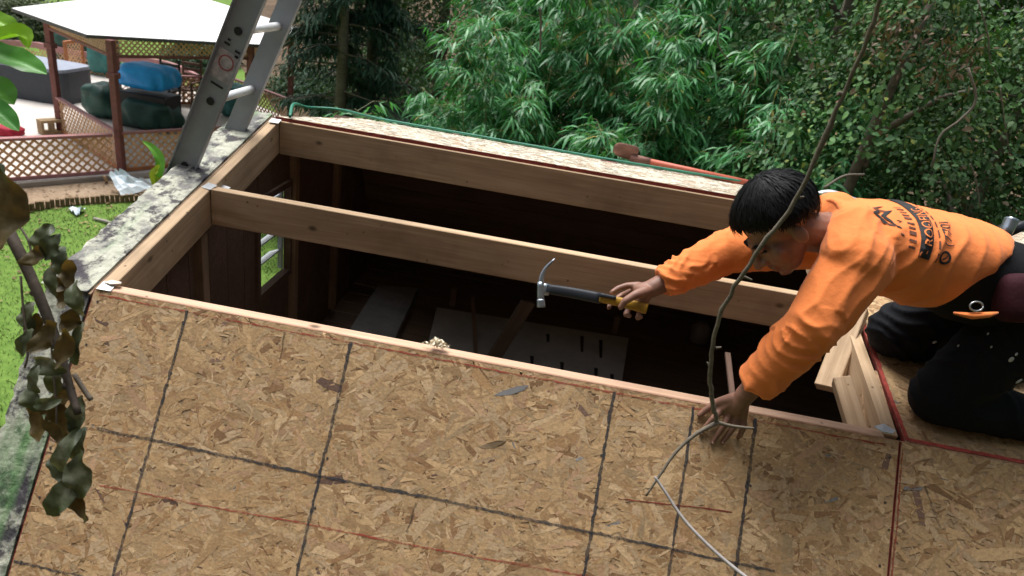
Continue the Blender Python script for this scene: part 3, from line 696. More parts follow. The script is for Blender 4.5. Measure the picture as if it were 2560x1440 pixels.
a = atZ(268, 455, GZ+.02); Mx, L_ = beam_matrix(a, a+V((.05, -.12, .16)), (0, 1, .3)); tag(MB().box((0, -.025, -.02), (L_, .025, 0), bev=.002).build('wood_scrap', MT['lumber'], M=Mx), 'short pale wood offcut leaning by the patio rim', 'wood scrap')

# ------------------------------------------------------------------ ladder leaning on the rake board
lad = empty('ladder', (-.95, .9, GZ), 'aluminium ladder leaning on the mossy roof edge', 'ladder')
LD = nrm((.112, 0, .262)); LP = V((.102, .743, .725))          # rail direction and the middle of one rung end
MT['alu'] = m_plain('brushed_aluminium', (.31, .33, .37), .5, .2, .10, 14)
MT['alu_bright'] = m_plain('bright_rung', (.80, .82, .84), .4, .25, .06, 14)
LN = np.array((LD[2], 0, -LD[0]))                              # across the rail in the x-z plane
def rail_obj(y0, sgn, hw=.050):
    s0, s1 = -((LP[2]-GZ-.02)/LD[2]), .62; m = MB()
    fr = frame(LP*V((1, 0, 1))+V((0, y0, 0)), LD, (0, 1, 0), LN)
    # C channel: web + two flanges pointing outwards
    m.box((s0, -.002, -hw), (s1, .002, hw), M=fr); m.box((s0, -.022 if sgn < 0 else .002, hw-.0035), (s1, -.002 if sgn < 0 else .022, hw+.0005), M=fr); m.box((s0, -.022 if sgn < 0 else .002, -hw-.0005), (s1, -.002 if sgn < 0 else .022, -hw+.0035), M=fr)
    o = m.build('rail', MT['alu']); return under(o, lad), fr
r1, fr1 = rail_obj(.743, -1); r2, fr2 = rail_obj(1.075, 1, .040)
k = 0
for s in np.arange(-14*.292, .6, .292):
    c = LP+LD*s
    if c[2] < GZ+.15: continue
    under(MB().tube([(c[0], .7455, c[2]), (c[0], 1.0725, c[2])], .0165, 12).build('rung', MT['alu_bright'], smooth=True), lad)
    for fr_, yy in ((fr1, -.0055), (fr2, .0055)):
        m = MB().tube([tuple(fr_ @ Vector((s, yy-.001, 0))), tuple(fr_ @ Vector((s, yy+.001, 0)))], .015, 14)
        o = m.build('rung_end', MT['black']); under(o, lad)
o = MB().box((-.20, -.0042, -.040), (-.085, -.0034, .040), M=fr1).build('sticker', m_plain('worn_sticker', (.45, .40, .43), .7, var=.35, scale=40)); under(o, lad)
m = MB()
for i in range(20):
    t0, t1 = 2*math.pi*i/20, 2*math.pi*(i+.9)/20
    for (a0, a1) in ((t0, t1),): m.add([tuple(fr1 @ Vector((-.128+.030*math.cos(a), -.0048, .002+.030*math.sin(a)))) for a in (a0, a1)]+[tuple(fr1 @ Vector((-.128+.024*math.cos(a), -.0048, .002+.024*math.sin(a)))) for a in (a1, a0)], [(0, 1, 2, 3)])
under(m.build('sticker_ring', m_plain('red_ink', (.40, .10, .11), .7)), lad)
for s_, z_, l_ in ((-.062, -.020, .022), (-.070, .025, .02), (-.045, -.018, .012), (-.088, .028, .014), (-.222, 0, .05)):
    under(MB().box((s_-.004, -.0042, z_-l_/2), (s_+.004, -.0036, z_+l_/2), M=fr1).build('sticker_mark', MT['black']), lad)
# ------------------------------------------------------------------ foliage helpers
MT['leaf'] = m_attr('leaf', .38, .12, 3, .35, transl=.28)
MT['leaf_matt'] = m_attr('leaf_matt', .6, .15, 3, .25, transl=.15)
MT['bark'] = m_wood('grey_brown_bark', (.10, .08, .06), (.20, .17, .135), knots=False, grain=.6)
MT['culm'] = m_plain('bamboo_culm', (.20, .22, .09), .5, var=.3, scale=2)
def leaves(pos, dirv, upv, L, W, col, droop=.25, rs=1):
    """lanceolate leaves of two folded quads pairs; arrays in, mesh arrays out"""
    n = len(pos); d = dirv/np.linalg.norm(dirv, axis=1, keepdims=True)
    s = np.cross(d, upv); s /= (np.linalg.norm(s, axis=1, keepdims=True)+1e-9); u = np.cross(s, d)
    L = L[:, None]; W = W[:, None]; dr = np.array([0, 0, -1.0])*L*droop
    p0 = pos; pm = pos+d*L*.42+dr*.12; pt = pos+d*L+dr
    a = pm+s*W*.5+u*W*.12; b = pm-s*W*.5+u*W*.12
    pm2 = pos+d*L*.75+dr*.5; a2 = pm2+s*W*.33; b2 = pm2-s*W*.33
    v = np.stack([p0, a, pm, b, a2, pm2, b2, pt], 1).reshape(-1, 3)
    o = np.arange(n)[:, None]*8
    f3 = np.concatenate([o+np.array(t) for t in ([0, 1, 2], [0, 2, 3], [4, 7, 5], [5, 7, 6])])
    f4 = np.concatenate([o+np.array(t) for t in ([1, 4, 5, 2], [2, 5, 6, 3])])
    f = np.concatenate([f3, f4[:, [0, 1, 2]], f4[:, [0, 2, 3]]])
    return v, f, np.repeat(col, 8, 0)
def rdir(r, n):
    a = r.normal(size=(n, 3)); return a/np.linalg.norm(a, axis=1, keepdims=True)
def lv_mesh(name, parts):
    vs, fs, cs, o = [], [], [], 0
    for v, f, c in parts: vs.append(v); fs.append(f+o); cs.append(c); o += len(v)
    return np_mesh(name, np.concatenate(vs), np.concatenate(fs), np.concatenate(cs), False)

# ------------------------------------------------------------------ bamboo
def bamboo_proto(seed):
    r = np.random.default_rng(seed); m = MB(); pos, dr, L, cl = [], [], [], []
    for c in range(5):
        H = r.uniform(3.4, 5.4); az = r.uniform(0, 2*math.pi); ln = r.uniform(.5, 1.5); b = np.array((r.normal(0, .25), r.normal(0, .25), 0))
        pts = [b+np.array((math.cos(az)*ln*t*t, math.sin(az)*ln*t*t, H*(t-.16*t**3*ln))) for t in np.linspace(0, 1, 12)]
        m.tube(pts, list(np.linspace(.017, .004, 12)), 6)
        for k in range(56):
            t = .22+.78*r.random()**.8; i = min(int(t*11), 10); q = pts[i]+(pts[i+1]-pts[i])*(t*11-i)
            a2 = r.uniform(0, 2*math.pi); bl = r.uniform(.2, .75)*(1.15-t*.6); bd = np.array((math.cos(a2), math.sin(a2), r.uniform(-.15, .5)))
            e = q+bd*bl+np.array((0, 0, -.18*bl)); m.tube([q, (q+e)/2+np.array((0, 0, .05)), e], [.0035, .0025, .0015], 3, caps=False)
            hue = r.uniform(0, 1)
            for s in (.45, .72, 1.0):
                q2 = q+(e-q)*s; nl = r.integers(4, 8)
                for j in range(nl):
                    pos.append(q2+r.normal(0, .02, 3)); a3 = a2+r.normal(0, .75); dr.append((math.cos(a3), math.sin(a3), r.normal(-.35, .35))); L.append(r.uniform(.12, .23))
                    g_ = hue*.5+r.random()*.5; base = np.array((.045, .19, .078))*(1-g_)+np.array((.115, .345, .12))*g_
                    if r.random() < .02: base = np.array((.42, .33, .08))
                    cl.append(base*r.uniform(.75, 1.2))
    pos, dr, L, cl = V(pos), V(dr), V(L), V(cl); up = np.tile((0, 0, 1.0), (len(pos), 1))+r.normal(0, .3, (len(pos), 3))
    v, f, c = leaves(pos, dr, up, L, L*.13+.004, cl, .32)
    me = np_mesh('foliage', v, f, c); me.materials.append(MT['leaf']); cm = m.mesh('culm', True); cm.materials.append(MT['culm'])
    return me, cm
BP = [bamboo_proto(s) for s in (1, 2, 3)]
def put(name, meshes, loc, rz, sc, label, cat, group):
    e = empty(name, loc, label, cat, group, rz); e.scale = (sc, sc, sc)
    for nm, me in meshes:
        o = bpy.data.objects.new(nm, me); COL.objects.link(o); o.parent = e
    return e
r = np.random.default_rng(4); k = 0; cnt = {}
ORD = 'first second third fourth fifth sixth seventh eighth ninth tenth eleventh twelfth'.split()
for row, (yy, xs_, sc) in enumerate(((5.6, np.arange(-1.9, 3.6, .85), .86), (6.9, np.arange(-1.9, 4.4, .9), 1.02), (8.5, np.arange(-1.6, 5.4, 1.1), 1.2), (10.4, np.arange(-1.2, 6, 1.5), 1.4))):
    for xx in xs_:
        x = xx+r.normal(0, .16); y = yy+r.normal(0, .25)-.10*(xx-1)
        if x < -.05-.10*(y-5.5): continue
        f, c = BP[k % 3]; k += 1
        cnt[row] = cnt.get(row, 0)+1
        put('bamboo', (('foliage', f), ('culm', c)), (x, y, GZ), r.uniform(0, 6.28), sc*r.uniform(.9, 1.12),
            '%s bamboo from the left in the %s row of the green thicket' % (ORD[cnt[row]-1], ('front', 'second', 'third', 'rearmost')[row]), 'bamboo', 'bamboo of the thicket behind the shed')
# ------------------------------------------------------------------ vine-draped trees at the right
def vine_proto(seed, dark):
    r = np.random.default_rng(seed); n = 21000
    ph = r.uniform(0, 2*math.pi, n); zz = r.uniform(0, 1, n); prof = np.sin(np.clip(zz*1.05+.06, 0, 1.06)*math.pi*.93)**.55
    lump = V([1+.30*mnoise.noise((math.cos(a)*1.6, math.sin(a)*1.6, z*4.2+seed))+.14*mnoise.noise((math.cos(a)*5, math.sin(a)*5, z*13+seed)) for a, z in zip(ph, zz)])
    rad = 1.25*prof*lump*(1-.30*r.random(n)**2.2)
    pos = np.stack([rad*np.cos(ph), rad*np.sin(ph), .25+zz*5.2], 1)+r.normal(0, .05, (n, 3))
    keep = V([mnoise.noise((q[0]*1.5, q[1]*1.5, q[2]*1.3+seed*3)) for q in pos]) > -.27; pos = pos[keep]; n = len(pos)
    out = pos*V((1, 1, 0)); out /= np.linalg.norm(out, axis=1, keepdims=True)+1e-6
    d = out*.5+rdir(r, n)*.8+V((0, 0, -.45)); up = out+V((0, 0, .8))+rdir(r, n)*.5
    L = r.uniform(.028, .06, n)*(1+.6*(r.random(n) < .2)); g_ = r.random(n)[:, None]; cl = V((.04, .115, .04))*(1-g_)+V((.105, .22, .06))*g_
    yel = r.random(n) < .05; cl[yel] = V((.20, .24, .05)); br = r.random(n) < .035; cl[br] = V((.17, .12, .06))
    cl *= (.85+.9*V([mnoise.noise((q[0]*1.6, q[1]*1.6, q[2]*1.6)) for q in pos])[:, None]).clip(.4, 1.5)*dark
    v, f, c = leaves(pos, d, up, L, L*.62, cl, .15)
    me = np_mesh('crown', v, f, c); me.materials.append(MT['leaf_matt'])
    m = MB(); m.tube(spline([(0, 0, 0), (.05, .08, 1.5), (-.08, .02, 3.2), (.05, 0, 5)], 10), list(np.linspace(.11, .03, 10)), 8)
    for j in range(9):
        a = r.uniform(0, 6.28); z0 = r.uniform(.8, 4); m.tube(spline([(0, 0, z0), (.5*math.cos(a), .5*math.sin(a), z0+.5), (1.05*math.cos(a), 1.05*math.sin(a), z0+.55)], 6), list(np.linspace(.035, .008, 6)), 5)
    tm = m.mesh('trunk', True); tm.materials.append(MT['bark']); return me, tm
VP = [vine_proto(s, d) for s, d in ((1, .9), (2, .75), (3, 1.0))]
k = 0; vc = {}
for row, (yy, xs_, sc) in enumerate(((5.0, np.arange(4.0, 9.8, 1.25), .92), (6.6, np.arange(3.9, 11, 1.5), 1.1), (8.8, np.arange(4.5, 13, 1.9), 1.35))):
    for xx in xs_:
        f, c = VP[k % 3]; k += 1; vc[row] = vc.get(row, 0)+1
        put('vine_tree', (('crown', f), ('trunk', c)), (xx+r.normal(0, .2), yy+r.normal(0, .2)-.16*(xx-4), GZ), r.uniform(0, 6.28), sc*r.uniform(.92, 1.1),
            '%s vine-covered tree from the left in the %s row of the dark mass at right' % (ORD[vc[row]-1], ('front', 'middle', 'back')[row]), 'tree', 'vine-covered trees at right')
for (x, y, sc, lb) in ((5.9, .5, 1.5, 'vine-covered tree standing close to the right end of the shed'), (5.3, -1.7, 1.45, 'vine-covered tree between house and shed at the right')):  # two out-of-view trees added to shade the right side
    put('vine_tree', (('crown', VP[0][0]), ('trunk', VP[0][1])), (x, y, GZ), x, sc, lb, 'tree', None)
for (px, yy, sc, lb) in ((1000, 12.5, 1.25, 'dark vine-covered tree behind the conifers'), (1120, 13.5, 1.4, 'dark vine-covered tree behind the left end of the bamboo'), (900, 15.5, 1.3, 'far dark tree left of the conifers')):
    q = atY(px, 60, yy); put('vine_tree', (('crown', VP[1][0]), ('trunk', VP[1][1])), (q[0], yy, GZ), px, sc, lb, 'tree', None)
# far trees closing the view behind the bamboo, conifer by the gazebo
def conifer_proto(seed):
    r = np.random.default_rng(seed); m = MB(); m.tube([(0, 0, 0), (.03, 0, 3), (0, .05, 7)], [.12, .09, .02], 8); pos, dr, L, cl = [], [], [], []
    for k in range(120):
        z = .5+6.3*r.random(); a = r.uniform(0, 6.28); bl = (1.7-.2*z)*r.uniform(.6, 1.1)+.15
        e = np.array((math.cos(a)*bl, math.sin(a)*bl, z-.18*bl)); q = np.array((0, 0, z)); m.tube([q, (q+e)/2+np.array((0, 0, .08)), e], [.018, .010, .004], 4, caps=False)
        for s in np.linspace(.2, 1, 16):
            b = q+(e-q)*s
            for j in range(9):
                pos.append(b+r.normal(0, .05, 3)); a3 = a+r.normal(0, .9); dr.append((math.cos(a3), math.sin(a3), r.normal(-.5, .35))); L.append(r.uniform(.10, .24)); cl.append(V((.02, .058, .035))*r.uniform(.7, 1.8)+V((.012, .008, 0))*r.random())
    pos, dr, L, cl = V(pos), V(dr), V(L), V(cl); v, f, c = leaves(pos, dr, np.tile((0, 0, 1.0), (len(pos), 1)), L, L*.16, cl, .2)
    me = np_mesh('crown', v, f, c); me.materials.append(MT['leaf_matt']); tm = m.mesh('trunk', True); tm.materials.append(MT['bark']); return me, tm
CF = conifer_proto(5)
q = atZ(855, 300, GZ)
put('conifer', (('crown', CF[0]), ('trunk', CF[1])), tuple(atY(850, 200, 8.6))[:2]+(GZ,), .4, .92, 'dark feathery conifer between gazebo and bamboo', 'tree', None)
put('conifer', (('crown', CF[0]), ('trunk', CF[1])), tuple(atY(930, 200, 9.8))[:2]+(GZ,), 2.4, 1.05, 'taller dark conifer right behind the feathery one', 'tree', None)
# low dark shrubs near the conifer and behind the patio
def shrub_proto(seed, col0, col1, n=3000):
    r = np.random.default_rng(seed); d0 = rdir(r, n); d0[:, 2] = np.abs(d0[:, 2]); lump = V([1+.35*mnoise.noise(tuple(q*2.3+seed)) for q in d0])
    pos = d0*lump[:, None]*V((.75, .75, .8))*(1-.4*r.random(n)**2)[:, None]; d = d0*.6+rdir(r, n)*.8; L = r.uniform(.05, .12, n); g_ = r.random(n)[:, None]
    v, f, c = leaves(pos, d, d0+V((0, 0, .5)), L, L*.5, V(col0)*(1-g_)+V(col1)*g_, .15); me = np_mesh('foliage', v, f, c); me.materials.append(MT['leaf_matt'])
    m = MB()
    for j in range(6): e = d0[j]*V((.6, .6, .7)); m.tube([(0, 0, 0), e*.5+V((0, 0, .1)), e], [.02, .014, .005], 5)
    tm = m.mesh('stem', True); tm.materials.append(MT['bark']); return me, tm
S1, S2 = shrub_proto(3, (.025, .06, .03), (.05, .10, .045)), shrub_proto(4, (.06, .085, .045), (.12, .15, .07))
for i, (px, py, sc, mm, lb) in enumerate(((742, 250, 1.2, S1, 'dark low shrub right of the far gazebo post'), (790, 255, 1.25, S1, 'dark shrub at the foot of the conifer'), (850, 290, 1.2, S1, 'dark shrub behind the left end of the rear roof'), (925, 300, 1.3, S1, 'dark shrub at the left foot of the bamboo'), (965, 235, 1.7, S1, 'dark tall shrub between conifer and bamboo'), (1010, 260, 1.5, S1, 'dark shrub under the leftmost bamboo leaves'), (1000, 170, 2.2, S1, 'big dark shrub behind the gap between conifer and bamboo'),
      (60, 92, 1.7, S2, 'grey-green bush behind the lattice fence at far left'), (110, 95, 1.5, S2, 'grey-green bush left of the left gazebo post'), (30, 75, 1.6, S2, 'grey-green bush at the upper left edge'), (480, 175, 1.3, S1, 'dark green bush behind the arched fence'), (520, 160, 1.5, S1, 'dark green bush left of the ladder'))):
    q = atZ(px, py, GZ); put('shrub', (('foliage', mm[0]), ('stem', mm[1])), (q[0], q[1], GZ), i*1.3, sc, lb, 'shrub', None)
# bare thin branches in the brown area beyond the gazebo
for i, (a, b, rr, lb) in enumerate((((770, 10), (830, 75), .03, 'thin dark bare branch upper left of the conifer'), ((765, 45), (810, 100), .02, 'thin bare branch below the upper one left of the conifer'))):
    pa, pb = atY(*a, 11.5), atY(*b, 10.5); tag(MB().tube(spline([pa, (pa+pb)/2+V((.05, 0, .05)), pb, pb+(pb-pa)*.6+V((.2, 0, -.3))], 10), [rr*(1-.07*j) for j in range(10)], 6).build('bare_branch', MT['bark'], smooth=True), lb, 'branch')
# pale hanging vine stems over the dark mass
MT['vine_stem'] = m_plain('pale_vine_stem', (.13, .11, .085), .8, var=.2)
for i, (pts, t_, rr, lb) in enumerate((([(2445, 0), (2470, 90), (2475, 150), (2500, 200)], 5.2, .010, 'pale hanging vine stem at the upper right'), ([(2420, 170), (2440, 250), (2400, 300), (2350, 340), (2330, 420)], 5.0, .018, 'crooked grey vine branch below the upper right vines'), ([(2425, 410), (2440, 450), (2450, 520)], 4.9, .008, 'short pale stem above the back of the worker'), ([(2500, 215), (2515, 330), (2530, 400)], 5.3, .008, 'thin stem hanging near the right edge'), ([(2060, 470), (2110, 440), (2160, 436)], 4.6, .016, 'grey twig behind the head of the worker'), ([(1350, 20), (1352, 60), (1350, 130)], 5.6, .018, 'upright pale bamboo cane at the top of the thicket'), ([(1800, 60), (1795, 110), (1820, 150)], 5.6, .012, 'thin pale cane in the dark gap of the thicket'))):
    tag(MB().tube(spline([atT(*q, t_+.05*j) for j, q in enumerate(pts)], 14), [rr*.6*(1-.02*j) for j in range(14)], 6).build('hanging_vine', MT['vine_stem'], smooth=True), lb, 'vine')
# dry brown vine tangles at the upper right
for i, (px, py, t_, lb) in enumerate(((2250, 50, 5.3, 'dry brown tangle of dead leaves by the dangling twig'), (2400, 110, 5.2, 'dry brown tangle hanging at the upper right'))):
    rr = np.random.default_rng(20+i); n = 170; c0 = atT(px, py, t_); pos = c0+rr.normal(0, 1, (n, 3))*V((.13, .08, .10))+V((0, 0, -1))*rr.random((n, 1))*.22; L = rr.uniform(.03, .07, n)
    v, f, c = leaves(pos, rdir(rr, n)+V((0, 0, -.6)), rdir(rr, n), L, L*.35, V((.14, .095, .06))*rr.uniform(.5, 1.3, (n, 1)), .2)
    tag(link('dead_vine', np_mesh('dead_vine', v, f, c), MT['leaf_matt']), lb, 'dead vine')
# grass blades on the visible lawn
n = 26000; rr = np.random.default_rng(9); gx = rr.uniform(-8.2, -1.0, n); gy = rr.uniform(1.5, 9.8, n)
ed = V([q[:2] for q in EDGE]); ex = np.interp(gy, ed[:, 1], ed[:, 0]); kp = (gx > ex+.07); gx, gy = gx[kp], gy[kp]; n = len(gx)
pos = np.stack([gx, gy, np.full(n, GZ)], 1); d = rdir(rr, n)*.55+V((0, 0, 1)); L = rr.uniform(.03, .085, n); g_ = rr.random(n)[:, None]
pat = V([mnoise.noise((a*.8, b*.8, 0)) for a, b in zip(gx, gy)])[:, None]
cl = (V((.075, .115, .035))*(1-g_)+V((.18, .215, .08))*g_)*(1+.6*pat)
v, f, c = leaves(pos, d, rdir(rr, n), L, np.full(n, .011), cl, .3)
tag(link('grass', np_mesh('grass', v, f, c), MT['leaf_matt']), 'short green grass of the lawn', 'grass', kind='stuff')
# fallen leaves on dirt and lawn
n = 500; gx = rr.uniform(-8, -4.5, n); gy = rr.uniform(5, 10.5, n); pos = np.stack([gx, gy, np.full(n, GZ+.025)], 1); d = rdir(rr, n)*V((1, 1, .2)); L = rr.uniform(.04, .09, n)
v, f, c = leaves(pos, d, np.tile((0, 0, 1.0), (n, 1)), L, L*.5, V((.24, .15, .08))*rr.uniform(.5, 1.5, (n, 1)), .05)
tag(link('fallen_leaves', np_mesh('fallen_leaves', v, f, c), MT['leaf_matt']), 'fallen brown leaves on dirt and lawn', 'leaves', kind='stuff')

# ------------------------------------------------------------------ broad leaves (banana) and the hanging dead branch
def blade(name, pts, wd, mat_col, parent, fold=.25, seed=0, wav=.05, mat='leaf', tip=.12):
    """broad leaf along a spline with folded midrib and wavy edges"""
    c = spline(pts, 15); r = np.random.default_rng(seed); m = MB(); nv = 9
    for i, q in enumerate(c):
        t = i/14; d = nrm(c[min(i+1, 14)]-c[max(i-1, 0)]); s = nrm(np.cross(d, (0.15, -.5, .85))); u = np.cross(s, d); w_ = wd*(math.sin(math.pi*min(1, (t*.93+.07)))**.65)
        for j in range(nv):
            a = (j/(nv-1)-.5)*2; h = abs(a)*fold*w_+wav*w_*math.sin(t*17+a*3+seed)*abs(a)
            cc = V(mat_col)*(1+.25*(abs(a) < .1)+.12*mnoise.noise((t*6, a*2, seed))); m.v.append(tuple(q+s*a*w_*.5+u*h)); m.c.append(tuple(cc))
    for i in range(14):
        for j in range(nv-1): m.f.append((i*nv+j, i*nv+j+1, (i+1)*nv+j+1, (i+1)*nv+j))
    return under(m.build(name, MT[mat], None, True), parent)
bn = empty('banana_plant', tuple(atT(-170, 420, 5.4))[:2]+(GZ,), 'banana plant with bright green leaves reaching in at the left edge', 'banana plant')
base = V(tuple(atT(-170, 420, 5.4))); MB().tube([V((0, 0, 0)), V((0.02, 0, 1.2)), V((0, 0, base[2]-GZ))], [.11, .09, .06], 10).build('stem', MT['culm'], bn, True)
for k, (pts, t_, wd, col, fo) in enumerate((([(-90, 20), (10, 62), (40, 85)], 5.0, .14, (.20, .38, .03), .3), ([(-90, 120), (0, 100), (62, 92), (72, 122)], 4.9, .13, (.26, .45, .03), .5), ([(-90, 95), (0, 138), (70, 165), (118, 186)], 5.0, .20, (.09, .26, .05), .2), ([(-80, 190), (0, 232), (36, 262)], 5.0, .20, (.12, .30, .04), .25), ([(-80, 240), (0, 285), (48, 328)], 4.9, .16, (.08, .27, .05), .25))):
    blade('leaf', [atT(*q, t_) for q in pts], wd, col, bn, fo, k)
b2 = empty('banana_plant', tuple(atZ(372, 445, GZ)), 'small young banana plant in front of the gazebo railing', 'banana plant')
s0 = atZ(385, 470, GZ)
for k, (pts, wd, col) in enumerate((([(395, 470), (402, 410), (384, 375), (355, 352)], .13, (.15, .36, .06)), ([(392, 475), (388, 440), (396, 425), (400, 412)], .14, (.34, .38, .04)), ([(395, 475), (402, 455), (408, 440)], .08, (.32, .30, .05)))):
    blade('leaf', [atT(*q, 10.0-.05*j) for j, q in enumerate(pts)], wd, col, b2, .3, k+9)

def m_dead():
    g = N('dead_leaf'); v = g.coord('Object'); a = g.noise(v, 14, 5); b = g.noise(v, 60, 4); ge = g.n('ShaderNodeNewGeometry')
    f = g.ramp(a, [(.33, (.035, .048, .025)), (.52, (.085, .105, .055)), (.72, (.27, .29, .22))]); bk = g.ramp(a, [(.3, (.055, .045, .022)), (.7, (.17, .125, .045))])
    c = g.mix(ge.outputs['Backfacing'], f, bk); c = g.mix(.3, c, g.ramp(b, [(.3, .2), (.7, .8)]), 'OVERLAY'); g.bump(b, .4, .004); g.fin(c, .5, spec=.4)
    tr = g.n('ShaderNodeBsdfTranslucent'); g.l(g.mix(1.0, c, (1.3, 1.0, .5), 'MULTIPLY'), tr.inputs[0]); ms = g.n('ShaderNodeMixShader'); ms.inputs[0].default_value = .25
    g.l(g.b.outputs[0], ms.inputs[1]); g.l(tr.outputs[0], ms.inputs[2]); g.l(ms.outputs[0], g.o.inputs[0]); return g.m
MT['dead'] = m_dead()
db = empty('dead_branch', tuple(atT(150, 1000, 1.32)), 'hanging dead branch with curled dry leaves in the left foreground', 'branch')
TB = 1.32
stem = spline([atT(-60, 430, TB+.05), atT(20, 575, TB), atT(85, 710, TB), atT(140, 850, TB), atT(172, 960, TB), atT(195, 1035, TB-.01)], 22)
sm_ = MB(); sm_.tube(stem, [.0125-.00028*j for j in range(22)], 8)
for q in (4, 9, 13, 17): sm_.tube([stem[q]-V((.008, 0, 0)), stem[q]+V((.010, -.002, -.004))], [.010, .004], 6)
under(sm_.build('stem', m_plain('dark_stem', (.075, .058, .045), .8, var=.3, scale=40, bump=.3), None, True), db)
for k, pts in enumerate(([(45, 560), (70, 600), (80, 640)], [(52, 690), (60, 790), (75, 870)], [(128, 860), (140, 1000), (142, 1080)], [(185, 935), (210, 975), (228, 1000)], [(60, 820), (70, 880), (62, 920)])):
    under(MB().tube(spline([atT(*q, TB+.004) for q in pts], 8), .0022 if k != 3 else .005, 5).build('twig', MT['bark'], None, True), db)
def dead_leaf(px, py, L, W, an, curl, roll, seed, tt):
    r = np.random.default_rng(seed); m = MB(); nu, nv = 14, 9; c0 = atT(px, py, tt)
    ca, sa = math.cos(an), math.sin(an); ax = CAM_R*ca-CAM_U*sa; ay = CAM_R*sa+CAM_U*ca; az = -CAM_F
    tw = r.uniform(-.7, .7); p1, p2 = r.uniform(0, 6, 2)
    for i in range(nu+1):
        t = i/nu; w_ = W*(math.sin(math.pi*(t*.94+.03))**.75); th = (t-.5)*curl
        Rr = L/(abs(curl)+1e-3); x = Rr*math.sin(th); z = Rr*(1-math.cos(th))*math.copysign(1, curl)
        for j in range(nv):
            a = (j/(nv-1)-.5)*2; al = a*roll; yy = w_*.5*math.sin(al)/max(roll, .1); zz = w_*.5*(1-math.cos(al))/max(roll, .1)+W*.15*math.sin(t*8+p1+a*2)*abs(a)+W*.07*math.sin(t*19+p2+a)*a
            t2 = tw*(t-.5); y2, z2 = yy*math.cos(t2)-zz*math.sin(t2), yy*math.sin(t2)+zz*math.cos(t2)
            q = c0+ax*x+ay*y2+az*(z+z2)
            m.v.append(tuple(q)); m.c.append((1, 1, 1))
    for i in range(nu):
        for j in range(nv-1): m.f.append((i*nv+j, i*nv+j+1, (i+1)*nv+j+1, (i+1)*nv+j))
    under(m.build('leaf', MT['dead'], None, True), db)
rr = np.random.default_rng(12)
LV = [(105, 595), (128, 618), (92, 640), (150, 655), (172, 690), (130, 700), (155, 730), (190, 745), (182, 800), (70, 790), (88, 825), (120, 840), (60, 860), (165, 870), (190, 860), (115, 915), (85, 950), (140, 945), (75, 1000), (110, 1010), (150, 1000), (95, 1055), (165, 1050), (190, 1045), (150, 1085), (190, 1120), (160, 1130), (150, 1180), (195, 1190), (180, 1225), (150, 1245), (195, 1250)]
for k, (px, py) in enumerate(LV):
    big = 1.25 if py > 1040 else 1.0
    dead_leaf(px, py, rr.uniform(.055, .090)*big, rr.uniform(.024, .040)*big, 1.57+rr.normal(0, .55), rr.choice([-1, 1])*rr.uniform(.7, 2.2), rr.uniform(.2, .9), k, TB+rr.uniform(-.045, .035))
dead_leaf(8, 525, .16, .10, 1.7, .8, .5, 91, TB-.1)
# long dangling twig in front of the hand
tw = empty('dangling_twig', tuple(atT(1790, 1050, 1.80)), 'long thin bare twig dangling from above with a forked end at the supporting hand', 'twig')
MT['twig'] = m_wood('twig_bark', (.12, .10, .075), (.21, .18, .14), knots=False, grain=1.5)
main = spline([atT(2205, -60, 1.30), atT(2190, 40, 1.34), atT(2108, 235, 1.42), atT(2000, 480, 1.52), atT(1880, 650, 1.60), atT(1800, 790, 1.68), atT(1776, 920, 1.74), atT(1782, 1010, 1.78), atT(1794, 1056, 1.80)], 60)
_r = np.random.default_rng(55); main = [q+(_r.normal(0, .0011, 3) if 0 < i < 59 else 0) for i, q in enumerate(main)]
under(MB().tube(main, [.0040+.0022*(j/59)+.0014*(abs(j-18) < 2)+.0007*(j % 9 == 0) for j in range(60)], 8).build('stem', MT['twig'], None, True), tw)
for k, (pts, ra, rb) in enumerate((([(1794, 1056), (1830, 1065), (1885, 1071)], .0056, .0032), ([(1794, 1056), (1740, 1085), (1690, 1130), (1645, 1195), (1615, 1240)], .0062, .0026), ([(2108, 238), (2098, 232), (2094, 240)], .005, .003), ([(1990, 495), (2010, 492)], .004, .002), ([(1860, 692), (1880, 700)], .004, .002), ([(1790, 870), (1803, 868)], .004, .002), ([(1776, 920), (1768, 905)], .004, .002))):
    t_ = 1.80 if k < 2 else float((main[min(range(60), key=lambda i: abs((main[i]-CAM_C) @ CAM_U/((main[i]-CAM_C) @ CAM_F)-(720-pts[0][1])/FPX))]-CAM_C) @ CAM_F)
    under(MB().tube(spline([atT(*q, t_) for q in pts], 14), list(np.linspace(ra, rb, 14)), 7).build('fork' if k < 2 else 'bud', MT['twig'], None, True), tw)
rd = spline([atT(1637, 1192, 1.79), atT(1660, 1225, 1.78), atT(1715, 1305, 1.74), atT(1800, 1390, 1.68), atT(1900, 1470, 1.6)], 24)
tag(MB().tube(rd, list(np.linspace(.0036, .0046, 24)), 8).build('pale_twig', m_plain('pale_grey_twig', (.27, .25, .24), .7, var=.2, scale=30), smooth=True), 'smooth pale grey twig crossing the lower right strand board', 'twig')
